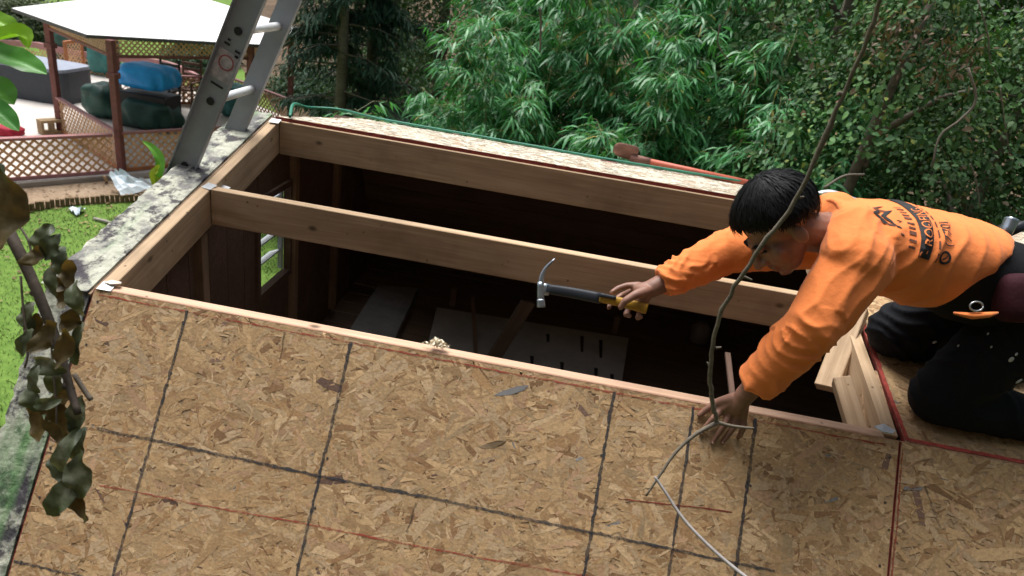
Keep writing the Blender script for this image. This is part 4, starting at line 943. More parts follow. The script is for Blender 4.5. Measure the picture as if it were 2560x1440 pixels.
# ------------------------------------------------------------------ things lying on the roof
def rear_pt(px, py, h=.0): return plane(px, py, (0, sG, cG), V((0, sG, cG)) @ V((0, RY, RZ))+h)
MT['hose'] = m_plain('green_hose', (.03, .20, .13), .4, var=.2, scale=20)
hp = [rear_pt(725, 291, .012), rear_pt(735, 281, .02)+V((0, 0, .04)), atY(770, 268, 2.1), atY(850, 274, 2.2), atY(960, 299, 2.28)] + [V((x, 2.33+.012*math.sin(x*3), roofz(2.33)+.016+.004)) for x in (.85, 1.2, 1.6, 2.0, 2.5, 3.0)]
tag(MB().tube(spline(hp, 70), .0072, 8).build('garden_hose', MT['hose'], smooth=True), 'green garden hose lying along the far edge of the rear roof', 'hose')
sh = empty('shovel', tuple(atY(1600, 395, 2.45)), 'rusty shovel with red handle lying along the rear roof edge', 'shovel')
MT['rust'] = m_plain('rusty_blade', (.20, .10, .08), .7, .2, .35, 20, bump=.3); MT['red_handle'] = m_plain('red_handle', (.52, .13, .08), .5, var=.25, scale=9)
a, b = atY(1600, 400, 2.40), atY(1905, 466, 2.34); hd = nrm(b-a)
under(MB().tube([a-hd*.05, a+hd*.3, b], [.021, .021, .021], 12).build('handle', MT['red_handle'], None, True), sh)
m = MB(); nu, nv = 9, 9; side = nrm(np.cross(hd, (0, 0, 1))); upv = np.cross(side, hd)
side2 = nrm(side*.55+upv*.83); up2_ = np.cross(side2, hd)
for i in range(nu):
    t = i/(nu-1); q = a-hd*(.02+.15*t); w_ = .13*(1-.12*t) if t < .75 else .13*(1-.12*t)*math.sqrt(max(.03, 1-((t-.75)/.27)**2))
    if t < .12: w_ *= .75
    for j in range(nv):
        s = (j/(nv-1)-.5)*2; m.v.append(tuple(q+side2*s*w_*.5+up2_*(.022*s*s+.012*t)+upv*.012)); m.c.append((1, 1, 1))
for i in range(nu-1):
    for j in range(nv-1): m.f.append((i*nv+j, i*nv+j+1, (i+1)*nv+j+1, (i+1)*nv+j))
o = m.build('blade', MT['rust'], None, True); under(o, sh); md = o.modifiers.new('s', 'SOLIDIFY'); md.thickness = .003
under(MB().tube([a-hd*.06, a+hd*.06], [.026, .024], 10).build('socket', MT['rust'], None, True), sh)
a = atY(1500, 402, 2.33); o = MB().add([tuple(a), tuple(a+V((.05, .01, .012))), tuple(a+V((.10, -.02, .01))), tuple(a+V((.09, -.05, 0))), tuple(a+V((.03, -.045, .004)))], [(0, 1, 2, 3, 4)]).build('shingle_scrap', MT['rust']); o.modifiers.new('s', 'SOLIDIFY').thickness = .004
tag(o, 'torn dark shingle scrap beside the shovel blade', 'shingle scrap')
# grey folded strip behind the head
c = [atY(2035, 483, 2.0), atY(2075, 479, 2.0), atY(2110, 490, 2.0), atY(2150, 503, 2.0), atY(2230, 520, 2.0)]
tag(MB().tube(spline(c, 20), [.012+.012*math.sin(math.pi*j/19) for j in range(20)], 10, flat=.5).build('metal_strip', MT['tin'], smooth=True), 'bluish grey metal strip on the rear roof behind the worker', 'metal strip')
# pile of pale shavings on the board edge, scraps
rr = np.random.default_rng(31); q = onLow(1092, 866); n = 260; m = MB()
for k in range(n):
    u, h = rr.normal(0, .5), abs(rr.normal(0, .4)); c0 = q+V((u*.028, rr.normal(0, .006)+.004, .004+.016*h*max(0, 1-(u*.9)**2))); s = rr.uniform(.003, .009); d = rdir(rr, 1)[0]; e = nrm(np.cross(d, rdir(rr, 1)[0]))
    m.add([c0-d*s, c0+e*s*.5, c0+d*s, c0-e*s*.4+d*s*.2], [(0, 1, 2, 3)])
tag(m.build('wood_shavings', m_plain('pale_shavings', (.78, .68, .52), .8)), 'small heap of pale wood shavings on the strand-board edge', 'shavings')
def chip(name, poly, lift, mat, label):
    m = MB(); m.add([tuple(q) for q in poly], [tuple(range(len(poly)))]); o = m.build(name, mat); o.modifiers.new('s', 'SOLIDIFY').thickness = lift; return tag(o, label, 'wood chip')
up_n = V((0, -sA, cA))
MT['chip_pale'] = m_plain('pale_chip', (.74, .66, .55), .8); MT['chip_blue'] = m_plain('bluish_chip', (.55, .60, .66), .7)
q = onUp(285, 712); chip('wood_chip', [q+V((-.025, -.008, .008)), q+V((.0, -.016, .010)), q+V((.028, -.008, .014)), q+V((.020, .008, .010)), q+V((-.015, .012, .009))], .004, MT['chip_pale'], 'pale torn wood chip on the corner of the opening')
q = onLow(2207, 1078); chip('wood_chip', [q+V((-.028, .004, .006)), q+V((.0, .012, .016)), q+V((.032, .0, .008)), q+V((.02, -.014, .004)), q+V((-.01, -.014, .005))], .004, MT['chip_blue'], 'bluish white wood chip below the short block')
q = P(2.44, .62, .02); chip('wood_chip', [q+V((-.03, -.03, .0)), q+V((.02, -.03, .006)), q+V((.03, .03, .004)), q+V((-.02, .03, .01))], .004, MT['chip_blue'], 'torn bluish scrap beside the knee of the worker')

# ------------------------------------------------------------------ loft contents in the dark
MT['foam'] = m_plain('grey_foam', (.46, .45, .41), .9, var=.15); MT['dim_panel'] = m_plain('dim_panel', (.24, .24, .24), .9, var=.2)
def quad_box(name, cs, th, mat, label, cat):
    cs = [V(c) for c in cs]; nn = nrm(np.cross(cs[1]-cs[0], cs[3]-cs[0])); nn = nn if nn[2] > 0 else -nn
    lo = [c-nn*th for c in cs]; o = MB().add(cs+lo, [(0, 1, 2, 3), (7, 6, 5, 4), (0, 4, 5, 1), (1, 5, 6, 2), (2, 6, 7, 3), (3, 7, 4, 0)]).build(name, mat); tag(o, label, cat); return o, nn
zf = LF+.055
corners = [atZ(1092, 768, zf), atZ(1572, 845, zf), atZ(1550, 985, zf), atZ(1060, 900, zf)]
fo, nn = quad_box('foam_panel', corners, .05, MT['foam'], 'grey foam panel with dark slots on the loft floor', 'panel')
for (px, py, l_) in ((1370, 835, 20), (1455, 840, 40), (1502, 850, 45), (1330, 890, 20), (1405, 905, 25), (1490, 920, 25), (1530, 935, 20)):
    a, b = atZ(px, py, zf+.002), atZ(px, py+l_, zf+.002)
    MB().add([a+V((-.012, 0, 0)), a+V((.012, 0, 0)), b+V((.008, 0, 0)), b+V((-.008, 0, 0))], [(0, 1, 2, 3)]).build('slot', MT['black'], fo)
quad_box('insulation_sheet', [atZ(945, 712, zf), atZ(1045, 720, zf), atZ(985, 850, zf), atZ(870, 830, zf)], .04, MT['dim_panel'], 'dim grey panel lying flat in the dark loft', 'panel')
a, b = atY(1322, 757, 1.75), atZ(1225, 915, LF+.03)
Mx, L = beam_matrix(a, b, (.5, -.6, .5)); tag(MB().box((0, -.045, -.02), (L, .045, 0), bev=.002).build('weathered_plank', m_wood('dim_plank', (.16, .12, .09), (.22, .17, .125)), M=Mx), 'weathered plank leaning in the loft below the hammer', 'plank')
a, b = atZ(1178, 775, LF+.06)+V((0, 0, .1)), atZ(1190, 890, LF+.06)
Mx, L = beam_matrix(a, b, (0, -.5, .8)); tag(MB().box((0, -.012, -.012), (L, .012, 0)).build('loose_lath', MT['lumber_old'], M=Mx), 'thin lath lying across the foam panel in the loft', 'lath')
for (px, py, lb) in ((1131, 755, 'small pale block at the left end of the foam panel'), (1535, 825, 'small pale block at the right end of the foam panel')):
    q = atZ(px, py+8, LF); tag(MB().box((q[0]-.02, q[1]-.02, LF+.001), (q[0]+.02, q[1]+.02, LF+.13), bev=.003).build('wood_block', MT['lumber_old']), lb, 'block')
q = atZ(1745, 855, LF); tag(MB().tube([(q[0], q[1], LF+.002), (q[0], q[1], LF+.02), (q[0], q[1], LF+.11), (q[0], q[1], LF+.15)], [.05, .065, .07, .03], 16).build('old_can', m_plain('dull_can', (.22, .21, .21), .5), smooth=True), 'dull rounded can in the dark loft right of the panel', 'can')
a, b = atT(1820, 880, 2.5), atT(1832, 985, 2.35)
Mx, L = beam_matrix(a, b, (0, -.6, .8)); tag(MB().box((0, -.010, -.012), (L, .010, 0), bev=.002).build('loose_lath', MT['siding'], M=Mx), 'brown stick standing in the loft beside the twig', 'lath')
# ------------------------------------------------------------------ person
def sphere_caps(m, p0, r0, p1, r1, seg=16):
    """closed tapered capsule"""
    p0, p1 = V(p0), V(p1); d = p1-p0; L = np.linalg.norm(d); d = d/(L+1e-9)
    pts, rad = [], []
    for a in np.linspace(-math.pi/2+.12, 0, 5): pts.append(p0+d*r0*math.sin(a)); rad.append(r0*math.cos(a))
    for a in np.linspace(0, math.pi/2-.12, 5): pts.append(p1+d*r1*math.sin(a)); rad.append(r1*math.cos(a))
    m.tube(pts, rad, seg)
def chain(m, pts, rad, seg=14):
    for i in range(len(pts)-1): sphere_caps(m, pts[i], rad[i], pts[i+1], rad[i+1], seg)
def ellipsoid(m, c, ax, r, nu=24, nv=14, sq=1.0):
    """c centre, ax 3 axes, r radii"""
    vs, fs = [], []
    f = lambda t: math.copysign(abs(t)**sq, t)
    for j in range(1, nv):
        ph = math.pi*j/nv
        for i in range(nu):
            th = 2*math.pi*i/nu; vs.append(V(c)+ax[0]*r[0]*f(math.sin(ph))*f(math.cos(th))+ax[1]*r[1]*f(math.sin(ph))*f(math.sin(th))+ax[2]*r[2]*f(math.cos(ph)))
    top, bot = len(vs), len(vs)+1; vs += [V(c)+ax[2]*r[2], V(c)-ax[2]*r[2]]
    for j in range(nv-2):
        for i in range(nu): fs.append((j*nu+i, (j+1)*nu+i, (j+1)*nu+(i+1) % nu, j*nu+(i+1) % nu))
    for i in range(nu): fs.append((top, i, (i+1) % nu)); fs.append((bot, (nv-2)*nu+(i+1) % nu, (nv-2)*nu+i))
    m.add(vs, fs)
def loft(m, st, seg=36, sq=.85):
    """st: (centre, axis_lateral, axis_back, a, b, shear, belly)"""
    vs, fs = [], []; f = lambda t: math.copysign(abs(t)**sq, t); n = len(st)
    for (c, la, bk, a, b, sh, be_) in st:
        for i in range(seg):
            th = 2*math.pi*i/seg; u, w_ = f(math.cos(th)), f(math.sin(th)); bb = b if w_ > 0 else b*be_
            vs.append(V(c)+la*a*u+bk*bb*w_+V((1, 0, 0))*sh*(w_+.55*u))
    for i in range(n-1):
        for j in range(seg): fs.append((i*seg+j, i*seg+(j+1) % seg, (i+1)*seg+(j+1) % seg, (i+1)*seg+j))
    fs += [tuple(range(seg))[::-1], tuple((n-1)*seg+j for j in range(seg))]
    m.add(vs, fs)
def fuse(m, voxel, smooth, name):
    """join closed shapes into one skin"""
    me = bpy.data.meshes.new('tmp'); me.from_pydata(m.v, [], m.f); bm = bmesh.new(); bm.from_mesh(me); bmesh.ops.recalc_face_normals(bm, faces=bm.faces); bm.to_mesh(me); bm.free()
    o = bpy.data.objects.new('tmp', me); COL.objects.link(o); md = o.modifiers.new('r', 'REMESH'); md.mode = 'VOXEL'; md.voxel_size = voxel; md.use_smooth_shade = True
    if smooth: s = o.modifiers.new('s', 'SMOOTH'); s.factor = .5; s.iterations = smooth
    dg = bpy.context.evaluated_depsgraph_get(); out = bpy.data.meshes.new_from_object(o.evaluated_get(dg)); out.name = name
    bpy.data.objects.remove(o); bpy.data.meshes.remove(me)
    out.polygons.foreach_set('use_smooth', [True]*len(out.polygons)); return out
def get_co(me): a = np.empty(len(me.vertices)*3, np.float32); me.vertices.foreach_get('co', a); return a.reshape(-1, 3).astype(float)
def get_no(me): a = np.empty(len(me.vertices)*3, np.float32); me.vertices.foreach_get('normal', a); return a.reshape(-1, 3).astype(float)
def set_co(me, a): me.vertices.foreach_set('co', a.astype(np.float32).ravel()); me.update()

nLow, nUp = V((0, -sA, cA)), V((0, -sB, cB))
NK = V((2.085, .12, .560)); PV = V((2.70, .215, .45))
LS, LE, LW = V((2.125, -.015, .515)), atT(2035, 812, 1.80), atT(1862, 988, 1.95)
RS, RE, RW = V((2.09, .285, .465)), V((1.875, .262, .385)), atT(1628, 722, 2.10)
LH, RH = V((2.70, .13, .40)), V((2.70, .31, .41))
LK, RK = V((2.555, .11, .100)), V((2.505, .385, .165))
LA, RA = V((2.96, .11, .085)), V((2.92, .40, .16))
person = empty('person', (2.6, .2, .05), 'person in orange long-sleeve shirt kneeling on the roof, reaching out with a hammer', 'person')
AXS = nrm(NK-PV); LAT = nrm(V((.0, .99, -.06))-AXS*(V((.0, .99, -.06)) @ AXS)); BK = nrm(np.cross(AXS, LAT)); BK = BK if BK[2] > 0 else -BK

# --- skin: head, neck, torso, limbs and hands as one surface
body = MB()
HC = atT(1948, 565, 1.86); hf = nrm((-.50, -.22, -.84)); hu = V((-.86, -.05, .50)); hu = nrm(hu-hf*(hu @ hf)); hx = np.cross(hf, hu)
Hd = lambda x, y, z: HC+hx*x+hf*y+hu*z
HA = (hx, hf, hu)
ellipsoid(body, Hd(0, -.012, .03), HA, (.072, .090, .084)); ellipsoid(body, Hd(0, .030, -.035), HA, (.057, .062, .072)); ellipsoid(body, Hd(0, .045, -.082), HA, (.043, .043, .034))
sphere_caps(body, Hd(0, .078, -.098), .014, Hd(0, .070, -.100), .018); chain(body, [Hd(0, .090, .004), Hd(0, .106, -.022), Hd(0, .112, -.034)], [.009, .011, .0135])
sphere_caps(body, Hd(-.012, .098, -.037), .010, Hd(.012, .098, -.037), .010); sphere_caps(body, Hd(-.034, .080, .014), .013, Hd(.034, .080, .014), .013)
sphere_caps(body, Hd(-.017, .091, -.064), .0075, Hd(.017, .091, -.064), .0075); sphere_caps(body, Hd(-.015, .089, -.074), .0075, Hd(.015, .089, -.074), .0075)
for s in (-1, 1): ellipsoid(body, Hd(s*.074, -.008, -.022), (nrm(hx*s*.9-hf*.45), hf, hu), (.011, .019, .031)); ellipsoid(body, Hd(s*.046, .058, -.025), HA, (.022, .016, .024))
chain(body, [Hd(0, -.025, -.045), (Hd(0, -.02, -.09)+NK)/2, NK+V((.03, 0, -.02))], [.056, .055, .062])
loft(body, [(PV+V((.02, 0, 0)), LAT, BK, .15, .105, 0, 1), (PV*.7+NK*.3, LAT, BK, .14, .095, 0, 1), (PV*.4+NK*.6, LAT, BK, .15, .10, 0, 1), (PV*.15+NK*.85, LAT, BK, .14, .08, 0, 1), (NK, LAT, BK, .07, .055, 0, 1)])
chain(body, [LS, LE, LW], [.052, .040, .028]); chain(body, [RS, RE, RW], [.052, .040, .028])
chain(body, [LH, LK, LA], [.082, .058, .042]); chain(body, [RH, RK, RA], [.082, .058, .042])
# supporting hand, fingers spread over the board edge
def low_pt(px, py, h): return onLow(px, py)+nLow*h
FR = .0088
mcp = [low_pt(1797, 1024, .036), low_pt(1815, 1034, .037), low_pt(1833, 1041, .035), low_pt(1850, 1046, .031)]
for q in mcp: sphere_caps(body, LW+(q-LW)*.15, .0165, q, .0115)
sphere_caps(body, LW, .027, (mcp[1]+mcp[2])/2*.55+LW*.45, .024)
for q, pts in zip(mcp, ([(1776, 1045), (1762, 1065), (1750, 1082)], [(1803, 1062), (1790, 1086), (1779, 1107)], [(1827, 1066), (1815, 1088), (1804, 1106)], [(1851, 1067), (1848, 1082), (1843, 1094)])):
    chain(body, [q, low_pt(*pts[0], .034), low_pt(*pts[1], .019), low_pt(*pts[2], .0085)], [.0105, .0095, .0085, .0072], 12)
chain(body, [LW*.6+low_pt(1790, 1008, .03)*.4, low_pt(1789, 1006, .033), low_pt(1768, 1019, .021), low_pt(1747, 1037, .010)], [.018, .0135, .0108, .0085], 12)
# hand on the hammer
pal = atT(1603, 728, 2.105)
sphere_caps(body, RW, .026, pal, .026); sphere_caps(body, RW*.5+pal*.5, .025, atT(1606, 750, 2.10), .022)
chain(body, [atT(1596, 714, 2.115), atT(1566, 714, 2.118), atT(1544, 721, 2.112), atT(1529, 731, 2.105)], [.013, .0098, .0088, .0075], 12)
chain(body, [atT(1612, 728, 2.075), atT(1588, 737, 2.055), atT(1563, 752, 2.05), atT(1552, 768, 2.055)], [.018, .0135, .0112, .0092], 12)
chain(body, [atT(1598, 722, 2.13), atT(1556, 738, 2.15), atT(1528, 756, 2.138), atT(1522, 769, 2.112)], [.013, .0098, .0088, .0075], 12)
chain(body, [atT(1604, 733, 2.135), atT(1578, 760, 2.155), atT(1564, 786, 2.135), atT(1574, 789, 2.095)], [.013, .0098, .0088, .0078], 12)
chain(body, [atT(1612, 745, 2.13), atT(1600, 775, 2.145), atT(1594, 795, 2.12), atT(1602, 792, 2.09)], [.012, .009, .0082, .0072], 12)
bme = fuse(body, .0042, 2, 'body')
g = N('skin'); v = g.coord('Object'); a_ = g.noise(v, 25, 5); c_ = g.ramp(a_, [(.3, (.20, .10, .07)), (.7, (.30, .155, .11))])
g.b.inputs['Subsurface Weight'].default_value = .12; g.b.inputs['Subsurface Radius'].default_value = (.02, .008, .005); g.bump(g.noise(v, 220, 3), .15, .002); MT['skin'] = g.fin(c_, .5, spec=.4)
link('body', bme, MT['skin']); bo = COL.objects['body']; under(bo, person)
# face details and nails
MT['hair'] = m_plain('black_hair', (.005, .005, .006), .6, var=.4, scale=60, spec=.2); MT['eye'] = m_plain('eye_dark', (.02, .015, .012), .2); MT['nail'] = m_plain('nail', (.46, .30, .26), .35)
for s in (-1, 1):
    m = MB(); chain(m, [Hd(s*.018, .089, .020), Hd(s*.034, .086, .025), Hd(s*.050, .072, .019)], [.0045, .0055, .003], 8); under(m.build('eyebrow', MT['hair'], None, True), person)
    m = MB(); chain(m, [Hd(s*.022, .083, -.004), Hd(s*.040, .077, -.003)], [.0042, .0038], 8); under(m.build('eye', MT['eye'], None, True), person)
for tip, n_ in ((low_pt(1748, 1036, .015), nLow), (low_pt(1751, 1081, .0145), nLow), (low_pt(1780, 1105, .0145), nLow), (low_pt(1805, 1104, .0145), nLow)):
    t1 = nrm(np.cross(n_, (1, 0, 0))); m = MB(); ellipsoid(m, tip, (V((1, 0, 0)), t1, n_), (.0045, .0058, .0018), 10, 6); under(m.build('nail', MT['nail'], None, True), person)

# --- hair: shell plus combed locks
hr = np.random.default_rng(77); HCc = Hd(0, -.016, .036); HRad = (.094, .117, .103)
def pol_max(th):   # th = 0 faces forward
    c = math.cos(th); return R_(97)+R_(-8)*max(0, c)**1.2+R_(34)*max(0, -c)+R_(5)*math.sin(3*th)
wh = nrm(V((0, -.35, .94)))  # whorl direction in head axes (x, fwd, up)
wx = V((1, 0, 0)); wy = np.cross(wh, wx)
def hair_pt(th, ph, lift=0):
    dl = wh*math.cos(ph)+(wx*math.sin(th)+wy*math.cos(th))*math.sin(ph)
    bump_ = 1+.035*mnoise.noise((dl[0]*3, dl[1]*3, dl[2]*3))+.02*mnoise.noise((dl[0]*9, dl[1]*9, dl[2]*9))
    return HCc+hx*dl[0]*(HRad[0]*bump_+lift)+hf*dl[1]*(HRad[1]*bump_+lift)+hu*dl[2]*(HRad[2]*bump_+lift)
m = MB(); nu, nv = 48, 22
for j in range(nv+1):
    for i in range(nu):
        th = 2*math.pi*i/nu; pm = pol_max(th)+.07*math.sin(th*7)+.05*math.sin(th*13+1); k = j/nv; m.v.append(tuple(hair_pt(th, .02+pm*k, -.016*max(0, k-.8)*5))); m.c.append((1, 1, 1))
for j in range(nv):
    for i in range(nu): m.f.append((j*nu+i, (j+1)*nu+i, (j+1)*nu+(i+1) % nu, j*nu+(i+1) % nu))
hair = m.build('hair', MT['hair'], None, True); under(hair, person)
m = MB()
for k in range(5200):
    th = hr.uniform(0, 2*math.pi); pm = pol_max(th)*hr.uniform(.85, 1.04); p0 = pm*hr.random()**.8*.8; p1 = min(pm, p0+hr.uniform(.35, .8)); w_ = hr.uniform(.0006, .0016); l0 = hr.uniform(.000, .004)+.005*(hr.random() < .05); dth = hr.normal(0, .12)
    row = []
    for i in range(5):
        t = i/4; q = hair_pt(th+dth*t, p0+(p1-p0)*t, l0*(1-t*.3)+.004*math.sin(t*3)*hr.random()); row.append(q)
    vs = []
    for i in range(5):
        d = row[min(i+1, 4)]-row[max(i-1, 0)]; s = nrm(np.cross(d, row[i]-HCc)); ww = w_*(1-.85*(i == 4)); vs += [row[i]-s*ww, row[i]+s*ww]
    m.add(vs, [(2*i, 2*i+1, 2*i+3, 2*i+2) for i in range(4)])
o = m.build('hair_lock', MT['hair'], hair, True); o['kind'] = 'stuff'

# --- shirt
sh_m = MB()
S = lambda f, dz=0, dy=0: PV+(NK-PV)*f+BK*dz+LAT*dy
loft(sh_m, [(S(.350, .006), LAT, BK, .160, .112, .085, 1.0), (S(.385, .006), LAT, BK, .167, .124, .06, 1.05), (S(.46, .004), LAT, BK, .169, .128, .03, 1.10), (S(.57), LAT, BK, .168, .124, 0, 1.15), (S(.70), LAT, BK, .172, .118, 0, 1.15), (S(.86, -.010), LAT, BK, .165, .098, 0, 1.1), (S(.965, -.010), LAT, BK, .115, .080, 0, 1.0), (S(1.02, -.004), LAT, BK, .078, .068, 0, 1.0)])
def sleeve(m, s, e, w, r, cuff):
    chain(m, [s, e], [r[0], r[1]], 24); d = nrm(w-e)
    pts = [e-d*.02, e+(w-e)*.3, e+(w-e)*.6, e+(w-e)*.85, e+(w-e)*cuff]
    m.tube(pts, [r[1], r[1]*.98, (r[1]*.4+r[2]*.6), r[2]*1.05, r[2]*.94], 24)
sleeve(sh_m, LS+V((.02, .02, -.012)), LE, LW, (.092, .071, .056), .80)
sleeve(sh_m, RS+V((.02, -.02, .0)), RE, RW, (.088, .066, .047), .86)
sphere_caps(sh_m, S(.93, .012, -.06), .075, LS+V((.01, .01, .0)), .088); sphere_caps(sh_m, S(.93, .012, .06), .075, RS+V((.01, 0, .02)), .084)
sme = fuse(sh_m, .0055, 7, 'shirt')
co = get_co(sme); no = get_no(sme)
def seg_param(co, a, b):
    d = b-a; L = np.linalg.norm(d); t = ((co-a) @ d)/(L*L); q = a+np.clip(t, 0, 1)[:, None]*d; r_ = co-q; return t, np.linalg.norm(r_, axis=1), r_, L
nz = lambda sc, o=0: V([mnoise.noise((q[0]*sc+o, q[1]*sc, q[2]*sc)) for q in co])
n1, n2, n3 = nz(7), nz(13, 5), nz(4, 9)
disp = .004*n3+.0025*n1
segs = [(PV, NK, .30, 'T'), (LS, LE, .115, 'A'), (LE, LW, .10, 'A'), (RS, RE, .115, 'A'), (RE, RW, .10, 'A')]
dist = np.stack([seg_param(co, a, b)[1]/lim*(.62 if k == 'T' else 1) for a, b, lim, k in segs]); near = dist.argmin(0)
def ridge(x): return (1-np.abs(np.sin(x)))**1.5
for i, (a, b, lim, kind) in enumerate(segs):
    t, rr_, rv, L = seg_param(co, a, b); sel = near == i; d = nrm(b-a)
    e1 = nrm(np.cross(d, (0, .3, 1))); e2 = np.cross(d, e1); ang = np.arctan2(rv @ e2, rv @ e1)
    if kind == 'A':
        ph = (t*L/.055+.8*np.sin(ang+1.3*i)+1.9*n1+1.6*n3)*math.pi; am = (.002+.015*np.clip(n2*1.5+n3+.25, 0, 1)); dd = am*(ridge(ph)-.3)
        if L > .2: dd += .006*np.clip((t-.45)*3, 0, 1)*np.clip(.6+n3, 0, 1)*(ridge((t*L/.034+.8*np.sin(ang+i)+1.2*n1)*math.pi)-.35)
        dd += .010*np.clip(.3-n3*1.5, 0, 1)*ridge((t*L/.085-1.0*np.sin(ang*.5+i)+1.5*n2+ang*.5)*math.pi)-.001
    else:
        ph = (t*L/.060+.35*np.sin(ang*2)+1.1*n3+.5*n1)*math.pi; side = np.clip(-(rv @ LAT)/.12, 0, 1); am = .0025+.0095*side*np.clip(.7+n3*1.3, 0, 1); dd = am*(ridge(ph)-.3)
        dd += .006*np.clip(t*-1+.16, 0, .2)*5*ridge((ang*3.2+1.6*n1))
        dd += .005*np.clip((t-.62)/.3, 0, 1)*side*ridge((t*L/.05+2.2*ang+n1)*math.pi)
    disp = np.where(sel, disp+dd, disp)
co2 = co+no*(.8*disp)[:, None]
# hem: open edge gathered at the hip
set_co(sme, co2)
def m_cloth(name, c, rough=.8, sc=900):
    g = N(name); v = g.coord('Object'); a = g.noise(v, 6, 5); b = g.noise(v, 45, 4, .6); col = g.ramp(a, [(.3, tuple(x*.88 for x in c)), (.7, tuple(min(1, x*1.06) for x in c))])
    dd = g.ramp(g.noise(v, 11, 6, .7), [(.66, 0), (.78, .35)]); col = g.mix(dd, col, tuple(x*.35 for x in c)); g.bump(b, .35, .006)
    g.b.inputs['Sheen Weight'].default_value = .12 if c[0] > .1 else 0; return g.fin(col, rough, spec=.15)
MT['orange'] = m_cloth('orange_shirt_cloth', (.88, .25, .07)); MT['black_cloth'] = m_cloth('black_trouser_cloth', (.008, .009, .012))
shirt = link('shirt', sme, MT['orange']); under(shirt, person)
# seam at the shoulder, collar
m = MB(); ring = [S(1.015, .0)+LAT*.074*math.cos(t)+BK*.064*math.sin(t) for t in np.linspace(0, 2*math.pi, 25)]
m.tube(ring, .0075, 8); under(m.build('collar', MT['orange'], None, True), person)
BVH = BVHTree.FromPolygons([tuple(q) for q in co2], [tuple(p_.vertices) for p_ in sme.polygons])
bulk = []
def on_shirt(f, ph, lift):
    """point on the back of the shirt: f along the spine (0 hip, 1 neck), ph angle from the spine towards the near side"""
    c = PV+(NK-PV)*f; d = BK*math.cos(ph)-LAT*math.sin(ph); hit = BVH.ray_cast(Vector(c+d*.40), Vector(-d), .6)
    return (V(hit[0])+d*lift) if hit[0] is not None else c+d*.14
def print_mesh(name, tris, us, f0, u0, mat, lift):
    """flat art (x reads across the back, y towards the neck) wrapped on the shirt"""
    m = MB(); m.add([on_shirt(f0+y/.62, (u0-x)/.150, lift) for x, y in us], tris); under(m.build(name, mat, None), person)
def grid_rect(x0, x1, y0, y1, nx, ny):
    us = [(x0+(x1-x0)*i/nx, y0+(y1-y0)*j/ny) for j in range(ny+1) for i in range(nx+1)]; return us, [(j*(nx+1)+i, j*(nx+1)+i+1, (j+1)*(nx+1)+i+1, (j+1)*(nx+1)+i) for j in range(ny) for i in range(nx)]
def text_art(txt, h):
    cu = bpy.data.curves.new('txt', 'FONT'); cu.body = txt; cu.size = h*1.4; cu.resolution_u = 3; o = bpy.data.objects.new('txt', cu); COL.objects.link(o)
    me = bpy.data.meshes.new_from_object(o.evaluated_get(bpy.context.evaluated_depsgraph_get())); bm = bmesh.new(); bm.from_mesh(me); bmesh.ops.triangulate(bm, faces=bm.faces); bmesh.ops.subdivide_edges(bm, edges=[e for e in bm.edges if e.calc_length() > .012], cuts=1); bmesh.ops.triangulate(bm, faces=bm.faces)
    bm.verts.index_update(); us = [(v_.co.x, v_.co.y) for v_ in bm.verts]; fs = [tuple(v_.index for v_ in f_.verts) for f_ in bm.faces]; bm.free(); bpy.data.objects.remove(o); bpy.data.curves.remove(cu); return us, fs
MT['print'] = m_plain('black_print', (.018, .017, .018), .7, var=.3, scale=40); MT['print_soft'] = m_plain('worn_print', (.13, .055, .035), .8, var=.4, scale=60)
U0 = .150*R_(84)
us, fs = grid_rect(0, .30, 0, .034, 30, 4); print_mesh('print_band', fs, us, .695, U0, MT['print'], .0022)
us, fs = text_art('- ROOFING', .022); us = [(x+.010, y+.006) for x, y in us]; print_mesh('print_letters', fs, us, .695, U0, MT['orange'], .0036)
for k, (x, wdt) in enumerate(((.012, .006), (.028, .006), (.046, .010), (.064, .005), (.078, .006), (.098, .010), (.116, .006), (.134, .006), (.154, .008), (.176, .006))):
    us, fs = grid_rect(x, x+wdt, 0, .018, 2, 3); print_mesh('print_stroke', fs, us, .765, U0, MT['print_soft'], .0022)
us, fs = text_art('(770)', .026); us = [(x+.038, y) for x, y in us]; print_mesh('print_number', fs, us, .610, U0-.004, MT['print'], .0022)
us = [(.012+.016*math.cos(t)*rr_, .011+.016*math.sin(t)*rr_) for t in np.linspace(0, 2*math.pi, 24, endpoint=False) for rr_ in (1, .62)]; fs = [(2*i, 2*((i+1) % 24), 2*((i+1) % 24)+1, 2*i+1) for i in range(24)]
print_mesh('print_icon', fs, us, .610, U0-.004, MT['print'], .0022)
us = [(.005, .014), (.008, .017), (.011, .013), (.013, .009), (.017, .007), (.020, .010), (.018, .004), (.012, .006), (.008, .010)]; print_mesh('print_icon', [(0, 1, 2, 8), (8, 2, 3, 7), (7, 3, 4, 6), (6, 4, 5)], us, .610, U0-.004, MT['print'], .0024)
us, fs = grid_rect(0, .24, 0, .004, 24, 1); fs = [f_ for i, f_ in enumerate(fs) if i % 3 != 2]; print_mesh('print_small_text', fs, us, .665, U0, MT['print_soft'], .0020)
# roof-shaped logo: chevrons over a dark gable
for k, (x0, y0, sgn) in enumerate(((.085, .0, 1), (.085, .026, 1), (.140, .006, 1), (.05, -.008, 1))):
    hw, hh, th = .040-.006*k, .026, .012
    us = [(x0-hw, y0), (x0, y0+hh), (x0+hw, y0), (x0+hw, y0-th), (x0, y0+hh-th), (x0-hw, y0-th)]; print_mesh('print_logo', [(0, 1, 4, 5), (1, 2, 3, 4)], us, .845, U0-.01, MT['print' if k < 2 else 'print_soft'], .0024)

